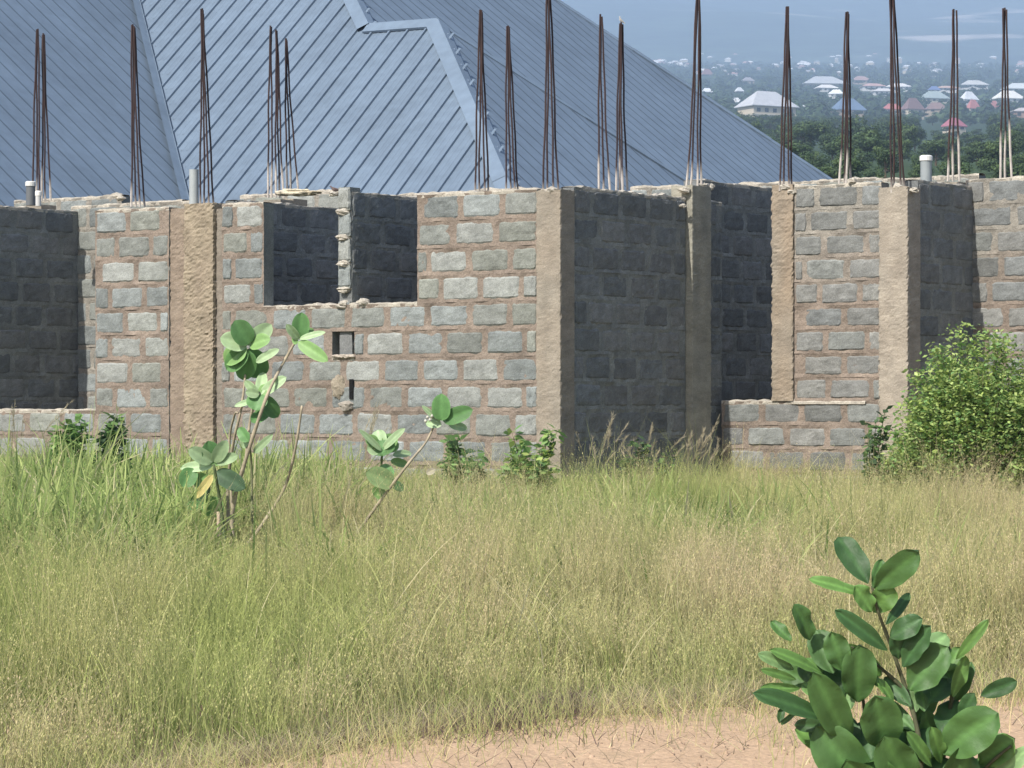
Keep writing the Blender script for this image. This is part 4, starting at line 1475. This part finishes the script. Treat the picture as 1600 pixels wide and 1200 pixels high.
def ribbons(base, h, az, lean, width, curl, c0, c1, nseg=4, wpow=1.3, phi=None):
    """blades: base (N,3); bend over towards az; returns verts, quads, colours"""
    N = len(base)
    t = np.linspace(0, 1, nseg + 1)[None, :, None]
    dirv = np.stack([np.cos(az), np.sin(az), np.zeros(N)], 1)[:, None, :]
    h_, l_, k_ = h[:, None, None], lean[:, None, None], curl[:, None, None]
    pos = base[:, None, :] + dirv * (h_ * (l_ * t + k_ * t ** 2.4)) + np.array((0, 0, 1.0)) * (h_ * (t - 0.42 * np.abs(k_) * t ** 2.6))
    ph = rng.uniform(-1.2, 1.2, N) if phi is None else phi
    wv = np.stack([np.cos(ph), np.sin(ph), np.zeros(N)], 1)[:, None, :]
    w = width[:, None, None] * (1 - t ** wpow * 0.93) * 0.5
    V = np.stack([pos - wv * w, pos + wv * w], 2)          # N, S+1, 2, 3
    idx = np.arange(N * (nseg + 1) * 2).reshape(N, nseg + 1, 2)
    Q = np.stack([idx[:, :-1, 0], idx[:, :-1, 1], idx[:, 1:, 1], idx[:, 1:, 0]], -1).reshape(-1, 4)
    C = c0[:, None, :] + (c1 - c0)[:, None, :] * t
    C = np.repeat(C[:, :, None, :], 2, 2).reshape(-1, 3)
    return V.reshape(-1, 3), Q, C, pos


def join(parts):
    vs, qs, cs, o = [], [], [], 0
    for v, q, c in parts:
        vs.append(v)
        qs.append(q + o)
        cs.append(c)
        o += len(v)
    return np.concatenate(vs), np.concatenate(qs), np.concatenate(cs)


poly_x = [FA.at(-230)[0], corner[0], FB.at(1119)[0], FC.at(1422)[0], FD.at(1522)[0], FE.at(2150)[0]]
poly_y = [FA.at(-230)[1], corner[1], FB.at(1119)[1], FC.at(1422)[1], FD.at(1522)[1], FE.at(2150)[1]]
ex, ed = np.array([e[0] for e in EDGE]), np.array([e[1] for e in EDGE])


def field_points(n, dmin, dmax, margin=520):
    """random points on the field between the track and the walls, evenly spread over the ground"""
    d = np.sqrt(rng.uniform(dmin ** 2, dmax ** 2, n))
    x = rng.uniform(-1, 1, n) * (800 + margin) / F * d
    ok = d < np.interp(x, poly_x, poly_y) - 0.12
    te = np.interp(x, ex, ed, left=0.0)
    return x[ok], d[ok], te[ok]


def tuft_points(n_tuft, per, dmin, dmax, sig):
    x, d, te = field_points(n_tuft, dmin, dmax)
    m_ = len(x)
    th_ = rng.uniform(.65, 1.5, m_)
    td_ = rng.normal(0, .22, m_)
    k = rng.poisson(per, m_) + 2
    i = np.repeat(np.arange(m_), k)
    xx = x[i] + rng.normal(0, sig, len(i))
    dd_ = d[i] + rng.normal(0, sig, len(i))
    ok = dd_ < np.interp(xx, poly_x, poly_y) - .1
    i, xx, dd_ = i[ok], xx[ok], dd_[ok]
    return xx, dd_, np.interp(xx, ex, ed, left=0.0), th_[i], td_[i]


def gzn(d):
    return np.interp(d, _TD, _TZ)


def pxy(x, d):
    return CX + x / d * F, HY + (EYE - gzn(d)) / d * F


GA = np.array
c_green, c_lime, c_tan, c_straw, c_pink, c_brown = GA((0.27, 0.345, 0.108)), GA((0.52, 0.57, 0.195)), GA((0.80, 0.67, 0.37)), GA((0.84, 0.75, 0.46)), GA((0.80, 0.63, 0.44)), GA((0.27, 0.20, 0.12))


def mixc(a, b, t):
    return a + (b - a) * t[:, None]


def grass_field():
    parts = []
    # fine stems with open seed heads
    xa, da, ta = field_points(53000, 8.2, 31.0)
    xb, db_, tb, hb_, cb_ = tuft_points(6000, 13, 8.2, 31.0, .055)
    x, d, te = np.concatenate([xa, xb]), np.concatenate([da, db_]), np.concatenate([ta, tb])
    th_ = np.concatenate([np.full(len(xa), .85), hb_])
    td_ = np.concatenate([np.zeros(len(xa)), cb_])
    over = d - te
    keep = over > rng.normal(0.05, 0.14, len(x))
    pz = CX + x / d * F
    keep &= ~((pz < 330 + 40 * np.sin(d * 5)) & (d > 15.6) & (d < 26) & (rng.uniform(0, 1, len(x)) < .72))
    x, d, over, th_, td_ = x[keep], d[keep], over[keep], th_[keep], td_[keep]
    px, py = pxy(x, d)
    n = len(x)
    dry = 0.5 + 0.5 * snoise(x, d, 1.1, 3) * 0.6 + 0.26 * (px - 800) / 800 - 0.13 - 0.20 * np.clip((d - 18) / 3, 0, 1) * (px < 1150)
    dry = np.clip(dry + td_ + rng.normal(0, .10, n), 0, 1)
    leftgreen = np.clip((620 - px) / 260, 0, 1) * np.clip((d - 16.5) / 2.0, 0, 1)
    dry = dry * (1 - .75 * leftgreen)
    streak = np.clip(snoise(x, d * .25, 2.6, 41), 0, 1)
    dry = np.clip(dry + .35 * streak, 0, 1)
    clump = 0.78 + 0.22 * snoise(x, d, 3.2, 8) + 0.20 * snoise(x, d, 1.0, 81)
    clump = np.clip(clump, .35, 1.6)
    h = (0.28 + 0.28 * np.clip(over / 2.2, 0, 1)) * clump * th_ * rng.uniform(0.7, 1.15, n)
    h *= np.where(d > 23, 1 - 0.35 * np.clip((d - 23) / 3, 0, 1), 1)
    h = np.where(((px > 315) & (px < 425) & (d > 17.2) & (d < 19.9)) | ((px > 485) & (px < 600) & (d > 18.2) & (d < 20.9)), h * .45, h)
    h = np.where((px > 870) & (px < 1135) & (d > 25.6), h * .6, h)
    base = np.stack([x, d, gzn(d) - 0.01], 1)
    az = rng.uniform(0, 2 * math.pi, n)
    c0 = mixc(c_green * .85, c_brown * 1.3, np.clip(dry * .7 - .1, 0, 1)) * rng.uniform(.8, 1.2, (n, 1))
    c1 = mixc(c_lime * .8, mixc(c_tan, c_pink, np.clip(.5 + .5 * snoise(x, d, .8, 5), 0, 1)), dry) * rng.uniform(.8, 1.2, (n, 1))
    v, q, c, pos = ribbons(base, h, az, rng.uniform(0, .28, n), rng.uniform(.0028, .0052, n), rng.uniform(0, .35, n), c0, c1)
    parts.append((v, q, c))
    # seed heads
    hv = rng.uniform(0, 1, n) < np.clip(0.25 + dry, 0, 1) * 0.72
    pp, cc, dr = pos[hv], c1[hv], dry[hv]
    m_ = 18
    k = len(pp)
    tt = rng.uniform(2.45, 4.0, (k, m_))
    i0 = np.clip(tt.astype(int), 0, 3)
    fr = (tt - i0)[:, :, None]
    ar = np.arange(k)[:, None]
    sp = pp[ar, i0] * (1 - fr) + pp[ar, i0 + 1] * fr
    sp += rng.normal(0, .016, (k, m_, 3))
    sp = sp.reshape(-1, 3)
    K = len(sp)
    a = rng.uniform(0, 2 * math.pi, K)
    s = rng.uniform(.004, .009, (K, 1))
    up = np.stack([np.cos(a) * .5, np.sin(a) * .5, rng.uniform(.2, 1, K)], 1) * s
    sd = np.stack([np.cos(a + 1.6), np.sin(a + 1.6), np.zeros(K)], 1) * s * .28
    V = np.stack([sp - up, sp + sd, sp + up, sp - sd], 1).reshape(-1, 3)
    scol = np.repeat(mixc(c_lime, mixc(c_tan, c_pink, rng.uniform(0, 1, k)) * .9, dr)[:, None, :] * rng.uniform(.8, 1.12, (k, 1, 1)), m_, 1).reshape(-1, 3)
    parts.append((V, np.arange(K * 4).reshape(-1, 4), np.repeat(scol, 4, 0)))
    # scattered long pale stalks
    x, d, te = field_points(520, 12.0, 27.0)
    k_ = d - te > .4
    x, d = x[k_], d[k_]
    n_ = len(x)
    sc_ = mixc(c_straw, c_lime, rng.uniform(0, 1, n_) ** 2)
    v, q, c, _ = ribbons(np.stack([x, d, gzn(d) + rng.uniform(0, .25, n_)], 1), rng.uniform(.25, .5, n_), rng.uniform(0, 6.28, n_), rng.uniform(.1, .9, n_), rng.uniform(.004, .007, n_), rng.uniform(0, .6, n_), sc_ * .8, sc_)
    parts.append((v, q, c))
    # leafy blades low in the sward
    x, d, te = field_points(55000, 8.2, 31.0)
    over = d - te
    keep = over > rng.normal(0.12, 0.16, len(x))
    x, d, over = x[keep], d[keep], over[keep]
    px, py = pxy(x, d)
    n = len(x)
    dry = np.clip(0.32 + 0.3 * snoise(x, d, 1.1, 3) + .2 * (px - 800) / 800 + rng.normal(0, .2, n), 0, 1)
    h = (0.16 + 0.26 * np.clip(over / 2.0, 0, 1)) * (0.8 + 0.2 * snoise(x, d, 3.2, 8)) * rng.uniform(.5, 1.3, n)
    h = np.where(((px > 315) & (px < 425) & (d > 17.2) & (d < 19.9)) | ((px > 485) & (px < 600) & (d > 18.2) & (d < 20.9)), h * .5, h)
    base = np.stack([x, d, gzn(d) - .01], 1)
    c0 = mixc(c_green * .8, c_brown, dry) * rng.uniform(.75, 1.2, (n, 1))
    c1 = mixc(c_lime, c_straw * .85, dry) * rng.uniform(.75, 1.2, (n, 1))
    v, q, c, pos = ribbons(base, h, rng.uniform(0, 6.28, n), rng.uniform(.05, .4, n), rng.uniform(.005, .009, n), rng.uniform(.1, .8, n), c0, c1)
    parts.append((v, q, c))
    return parts


V, Q, C = join(grass_field())
tag(np_mesh('dry_grass', V, Q, C, M_GRASS), 'fine green and straw grass with feathery seed heads filling the field', 'grass', kind='stuff')

# broad-bladed green grass at the left and in patches in front of the walls
parts = []
x, d, te = field_points(70000, 16.0, 27.5)
px, py = pxy(x, d)
w = .75 * (snoise(x, d, 2.4, 55) > -.25) * np.clip((600 - px) / 200, 0, 1) * np.clip((d - 17.4 - .6 * snoise(x, d, 1.7, 31)) / .8, 0, 1) + 0.40 * (snoise(x, d, 1.3, 17) > -0.05) * (px < 1300) * (d > 19.5) + 0.03
keep = rng.uniform(0, 1, len(x)) < w
x, d, px = x[keep], d[keep], px[keep]
n = len(x)
h = np.where(px < 560, np.where(d < 20.6, .64, .74), .46) * np.where((px > 230) & (px < 420) & (d < 20), .8, 1) * rng.uniform(.5, 1.25, n) * (0.85 + .2 * snoise(x, d, 2.5, 9)) * np.where(d > 23.5, .72, 1.0)
h = np.where(((px > 315) & (px < 425) & (d > 17.2) & (d < 19.9)) | ((px > 485) & (px < 600) & (d > 18.2) & (d < 20.9)), h * .45, h)
base = np.stack([x, d, gzn(d) - .01], 1)
b1 = rng.uniform(0, 1, n)
c0 = mixc(GA((.07, .12, .035)), GA((.14, .20, .06)), b1)  # bases darkened to paint the shade down between the blades
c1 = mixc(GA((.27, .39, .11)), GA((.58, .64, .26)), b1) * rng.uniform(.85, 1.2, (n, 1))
dead = rng.uniform(0, 1, n) < .10
c1[dead] = c_straw * .9
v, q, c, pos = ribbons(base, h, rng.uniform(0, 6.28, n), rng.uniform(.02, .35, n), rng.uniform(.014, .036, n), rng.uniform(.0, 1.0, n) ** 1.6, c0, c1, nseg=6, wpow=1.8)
V, Q, C = join([(v, q, c)])
tag(np_mesh('green_grass', V, Q, C, M_GRASS), 'taller broad-bladed green grass along the walls, thickest at the left', 'grass', kind='stuff')

# dead matted straw along the edge of the track
n = 15000
x = rng.uniform(-3.0, 4.3, n)
te = np.interp(x, ex, ed)
d = te + rng.normal(-0.05, 0.22, n) - 0.25 * rng.uniform(0, 1, n) ** 3 * (rng.uniform(0, 1, n) < .5)
d += -1.6 * rng.uniform(0, 1, n) * (rng.uniform(0, 1, n) < .10)
base = np.stack([x, d, gzn(d) + .035], 1)
lowc = mixc(c_straw * .8, GA((.17, .125, .11)), np.clip(rng.uniform(0, 1, n) + .7 * (snoise(x, d, 2.2, 77) > .1) * (x < .3), 0, 1)) * rng.uniform(.7, 1.15, (n, 1))
v, q, c, pos = ribbons(base, rng.uniform(.02, .09, n), rng.uniform(0, 6.28, n), rng.uniform(.4, 2.4, n), rng.uniform(.003, .006, n), rng.uniform(0, .6, n), lowc, lowc * 1.1, nseg=3)
n2 = 9000
x = rng.uniform(-3.0, 4.3, n2)
te = np.interp(x, ex, ed)
d = te - np.abs(rng.normal(0, .9, n2)) * (0.5 + 0.5 * (snoise(x, x * .3, 3.1, 4) > 0))
base = np.stack([x, d, gzn(d) + .02], 1)
gc = mixc(c_green * 1.2, c_tan, rng.uniform(0, 1, n2))
v2, q2, c2, _p = ribbons(base, rng.uniform(.03, .20, n2), rng.uniform(0, 6.28, n2), rng.uniform(0, .5, n2), rng.uniform(.002, .004, n2), rng.uniform(0, .6, n2), gc * .9, gc * 1.1, nseg=3)
V, Q, C = join([(v, q, c), (v2, q2, c2)])
tag(np_mesh('straw_litter', V, Q, C, M_GRASS), 'dead straw and stray stalks along the edge of the dirt track', 'dry grass', kind='stuff')


# pebbles and crumbs of earth on the track
parts_v, parts_q, parts_c, off_ = [], [], [], 0
n = 1500
x = rng.uniform(-1.2, 3.2, n)
te = np.interp(x, ex, ed)
d = te - np.abs(rng.normal(0, 1.0, n))
sz = 0.004 + 0.010 * rng.uniform(0, 1, n) ** 4
th = np.linspace(0, 2 * math.pi, 7)[:-1]
for i in range(n):
    rr_ = sz[i] * rng.uniform(.7, 1.3, 6)
    low = np.stack([x[i] + rr_ * np.cos(th), d[i] + rr_ * np.sin(th), np.full(6, gz(d[i]) + .022)], 1)
    hi = np.stack([x[i] + rr_ * .6 * np.cos(th + .3), d[i] + rr_ * .6 * np.sin(th + .3), np.full(6, gz(d[i]) + .028 + sz[i] * .45)], 1)
    parts_v.append(np.concatenate([low, hi]))
    parts_q.append(np.array([(k, (k + 1) % 6, 6 + (k + 1) % 6, 6 + k) for k in range(6)] + [(6, 7, 8, 9), (9, 10, 11, 6)]) + off_)
    parts_c.append(np.tile(GA((.42, .30, .21)) * rng.uniform(.6, 1.25), (12, 1)))
    off_ += 12
tag(np_mesh('gravel', np.concatenate(parts_v), np.concatenate(parts_q), np.concatenate(parts_c), M_ROCK), 'pebbles and crumbs of reddish earth on the dirt track', 'gravel', kind='stuff')


# single tufts of tall plume grass standing against the walls
def plume_tuft(px, d, hpx, nst, label, seed, lean=0.0, pale=1.0):
    r = np.random.default_rng(seed)
    b = Vector(((px - CX) / F * d, d, gz(d)))
    root = empty('plume_grass_tuft', b, label, 'grass tuft', 'tufts of tall plume grass')
    n = nst
    base = np.stack([b.x + r.normal(0, .07, n), b.y + r.normal(0, .06, n), np.full(n, b.z)], 1)
    h = hpx / F * d * r.uniform(.62, 1.05, n)
    az = np.where(r.uniform(0, 1, n) < .7, r.normal(0.2, .6, n), r.uniform(0, 6.28, n))
    cc = np.tile(GA((.34, .31, .17)) * pale, (n, 1)) * r.uniform(.8, 1.2, (n, 1))
    v, q, c, pos = ribbons(base, h, az, r.uniform(0, .22, n) + lean, np.full(n, .005), r.uniform(.05, .35, n), cc * .7, cc, nseg=8, wpow=3)
    m_ = 46
    for i in range(n):
        st = np_mesh('stalk', v[i * 18:(i + 1) * 18], q[:8], c[i * 18:(i + 1) * 18], M_GRASS, root)
        tt = r.uniform(6.0, 8.0, m_)
        i0 = np.clip(tt.astype(int), 0, 7)
        f = (tt - i0)[:, None]
        sp = pos[i, i0] * (1 - f) + pos[i, i0 + 1] * f
        dr = pos[i, 8] - pos[i, 6]
        dr = dr / np.linalg.norm(dr)
        dv = (dr[None, :] + r.normal(0, .35, (m_, 3))) * r.uniform(.02, .05, (m_, 1))
        sd = np.cross(dv, r.normal(size=(m_, 3)))
        sd = sd / (np.linalg.norm(sd, axis=1)[:, None] + 1e-9) * .0022
        Vv = np.stack([sp - sd, sp + sd, sp + dv + sd * .3, sp + dv - sd * .3], 1).reshape(-1, 3)
        pc = np.repeat((GA((.50, .44, .31)) * pale * r.uniform(.8, 1.15, (m_, 1))), 4, 0)
        pm = np_mesh('plume', Vv, np.arange(len(Vv)).reshape(-1, 4), pc, M_GRASS, None)
        pm.parent = st
        pm.matrix_parent_inverse = root.matrix_basis.inverted()
        st.matrix_parent_inverse = root.matrix_basis.inverted()
        pm.matrix_parent_inverse.identity()
    # arching leaves
    nl = nst * 3
    base = np.stack([b.x + r.normal(0, .08, nl), b.y + r.normal(0, .07, nl), np.full(nl, b.z)], 1)
    lc = np.tile(GA((.13, .19, .07)), (nl, 1)) * r.uniform(.8, 1.3, (nl, 1))
    v, q, c, _ = ribbons(base, hpx / F * d * r.uniform(.3, .75, nl), r.uniform(0, 6.28, nl), r.uniform(.05, .3, nl), r.uniform(.006, .012, nl), r.uniform(.2, .9, nl), lc, lc * 1.3, nseg=6, wpow=1.8)
    np_mesh('foliage', v, q, c, M_GRASS, root)


for a in ((22, 24.5, 205, 9, 'plume grass tuft before the wide opening at the left frame edge', 1),
          (70, 24.6, 120, 7, 'short plume grass tuft under the wide opening', 2),
          (420, 24.0, 110, 7, 'plume grass tuft behind the tall milkweed shrub', 3),
          (560, 24.5, 180, 8, 'tall thin plume grass tuft under the broken blocks', 4),
          (930, 26.2, 150, 12, 'plume grass tuft right of the pale corner column', 5),
          (1000, 26.8, 125, 13, 'plume grass tuft in the middle of the shaded recess', 6),
          (1070, 27.4, 135, 10, 'plume grass tuft below the olive grey column', 7),
          (1120, 27.0, 120, 8, 'plume grass tuft at the left end of the low sill wall', 8),
          (1290, 26.2, 70, 8, 'short plume grass tuft before the low sill wall', 9)):
    plume_tuft(*a)


# ------------------------------------------------------------------ birds
def bird(name, label, foot, length, yaw, pitch, body, belly, head, beak):
    root = empty(name, foot, label, 'bird')
    L = length
    ca, sa = math.cos(yaw), math.sin(yaw)

    def tr(p):
        x, y, z = p
        x, z = x * math.cos(pitch) - z * math.sin(pitch), x * math.sin(pitch) + z * math.cos(pitch)
        return Vector((foot[0] + (x * ca - y * sa), foot[1] + (x * sa + y * ca), foot[2] + z + 0.30 * L))
    m = MB()
    prof = [(-0.62, .05, .012, .04), (-0.45, .04, .03, .055), (-0.25, .02, .10, .09), (-0.05, 0, .15, .145), (0.12, .01, .15, .15), (0.24, .06, .11, .12), (0.32, .13, .075, .085),
            (0.38, .185, .072, .078), (0.44, .20, .05, .055), (0.475, .195, .012, .016)]
    pts, cols = [], []
    for (x, zc, ry, rz) in prof:
        row, rc = [], []
        for k in range(13):
            a = 2 * math.pi * (k % 12) / 12
            row.append(tr((x * L, ry * L * math.cos(a), (zc + rz * math.sin(a)) * L)))
            rc.append(head if x > .3 else (belly if math.sin(a) < -.3 else body))
        pts.append(row)
        cols.append(rc)
    m.grid(pts, cols)
    m.build('body', M_FEATHER, root, True)
    m = MB()
    m.tube([tr((.46 * L, 0, .19 * L)), tr((.54 * L, 0, .175 * L))], [.018 * L, .003 * L], beak, 6)
    m.build('beak', M_FEATHER, root)
    for s in (-1, 1):
        m = MB()
        wp = [(.16, .145, .07), (.0, .16, .08), (-.25, .11, .06), (-.5, .03, .05), (-.25, .105, -.01), (.0, .155, -.03)]
        ids = [m.vert(tr((p[0] * L, s * p[1] * L * 1.06, p[2] * L)), tuple(c * .8 for c in body)) for p in wp]
        ids2 = [m.vert(tr((p[0] * L, s * p[1] * L * .9, p[2] * L)), tuple(c * .8 for c in body)) for p in wp]
        m.face(ids)
        m.face(ids2[::-1])
        for i in range(6):
            m.face((ids[i], ids2[i], ids2[(i + 1) % 6], ids[(i + 1) % 6]))
        m.build('wing', M_FEATHER, root)
        m = MB()
        hip = tr((.02 * L, s * .06 * L, -.12 * L))
        ft = Vector((foot[0] - s * .04 * L * sa, foot[1] + s * .04 * L * ca, foot[2]))
        m.tube([hip, ft], [.016 * L, .01 * L], (0.25, 0.12, 0.09), 5)
        m.tube([ft, ft + Vector((ca, sa, 0)) * .08 * L], [.01 * L, .004 * L], (0.25, 0.12, 0.09), 5)
        m.build('leg', M_FEATHER, root)
    return root


dB = FA.d(525) + 0.35
q = P(524, 302.5, dB)
bird('dove', 'small brown dove perched on top of the long block wall', (q.x, q.y, q.z), 0.125, math.pi * 0.98, 0.15, (0.13, 0.095, 0.085), (0.22, 0.16, 0.15), (0.12, 0.10, 0.11), (0.05, 0.05, 0.05))
q = P(970.5, 36, FB.d(971) + 1.07)
bird('songbird', 'small pale songbird perched on the tip of a rebar bundle', (q.x, q.y, q.z), 0.085, math.pi * 0.85, 0.75, (0.30, 0.29, 0.27), (0.55, 0.53, 0.48), (0.42, 0.40, 0.38), (0.08, 0.06, 0.05))

# chunk of pale rubble lying on the wall
m = MB()
dR = FA.d(470) + 0.9
q = P(462, 301, dR)
m.lump(q, .16, .07, .035, (0.56, 0.50, 0.38), 4.2, .5, 18, 10)
m.lump(q + Vector((.13, 0, -.005)), .13, .06, .025, (0.52, 0.45, 0.33), 9.2, .5, 14, 8)
m.lump(q + Vector((-.13, .02, -.005)), .08, .06, .03, (0.5, 0.45, 0.36), 2.2, .5, 14, 8)
tag(m.build('mortar_slab', M_ROCK), 'flat pale slab of broken mortar on the wall top left of the dove', 'rubble')

# ------------------------------------------------------------------ air
m = MB()
m.box((0, 4250, (HILL_TOP + 15 - 5) / 2), 9600, 8800, HILL_TOP + 15 + 5, (1, 1, 1))
assert HILL_TOP < 1600
hz = m.build('haze', [])
mt, nt, N, Lk = new_mat('haze_air')
out = N.new('ShaderNodeOutputMaterial')
pv = N.new('ShaderNodeVolumePrincipled')
pv.inputs['Color'].default_value = (0.56, 0.73, 1.0, 1)
pv.inputs['Density'].default_value = 0.00029
pv.inputs['Anisotropy'].default_value = 0.0
Lk.new(pv.outputs[0], out.inputs['Volume'])
hz.data.materials.append(mt)
tag(hz, 'bluish haze over the far town and hills', 'haze', kind='stuff')

# ------------------------------------------------------------------ light, camera, output
SUN = Vector((-0.635 * math.cos(R(45)), -0.772 * math.cos(R(45)), math.sin(R(45)))).normalized()
ld = bpy.data.lights.new('sun', 'SUN')
ld.energy = 4.7
ld.angle = R(0.5)
ld.color = (1.0, 0.95, 0.87)
lo = bpy.data.objects.new('sun', ld)
lo.rotation_euler = SUN.to_track_quat('Z', 'Y').to_euler()
lo.location = SUN * 50
col.objects.link(lo)
wd = bpy.data.worlds.new('World')
scene.world = wd
wd.use_nodes = True
wn = wd.node_tree.nodes
bg = wn.get('Background')
sky = wn.new('ShaderNodeTexSky')
sky.sky_type = 'NISHITA'
sky.sun_disc = False
sky.sun_elevation = R(45)
sky.sun_rotation = math.atan2(-0.635, -0.772)
sky.dust_density = 2.0
wd.node_tree.links.new(sky.outputs[0], bg.inputs['Color'])
bg.inputs['Strength'].default_value = 0.124

cd = bpy.data.cameras.new('camera')
cd.sensor_width = 36
cd.lens = 36 * F / 1600
cd.shift_y = (HY - 600) / 1600
cd.clip_start = 0.5
cd.clip_end = 30000
co = bpy.data.objects.new('camera', cd)
co.location = (0, 0, EYE)
co.rotation_euler = (R(90), 0, 0)
col.objects.link(co)
scene.camera = co

vs = scene.view_settings
vs.view_transform = 'Standard'
vs.look = 'None'
vs.exposure = 0.40
vs.gamma = 1
scene.cycles.max_bounces = 6
scene.cycles.volume_bounces = 1
scene.cycles.use_denoising = True
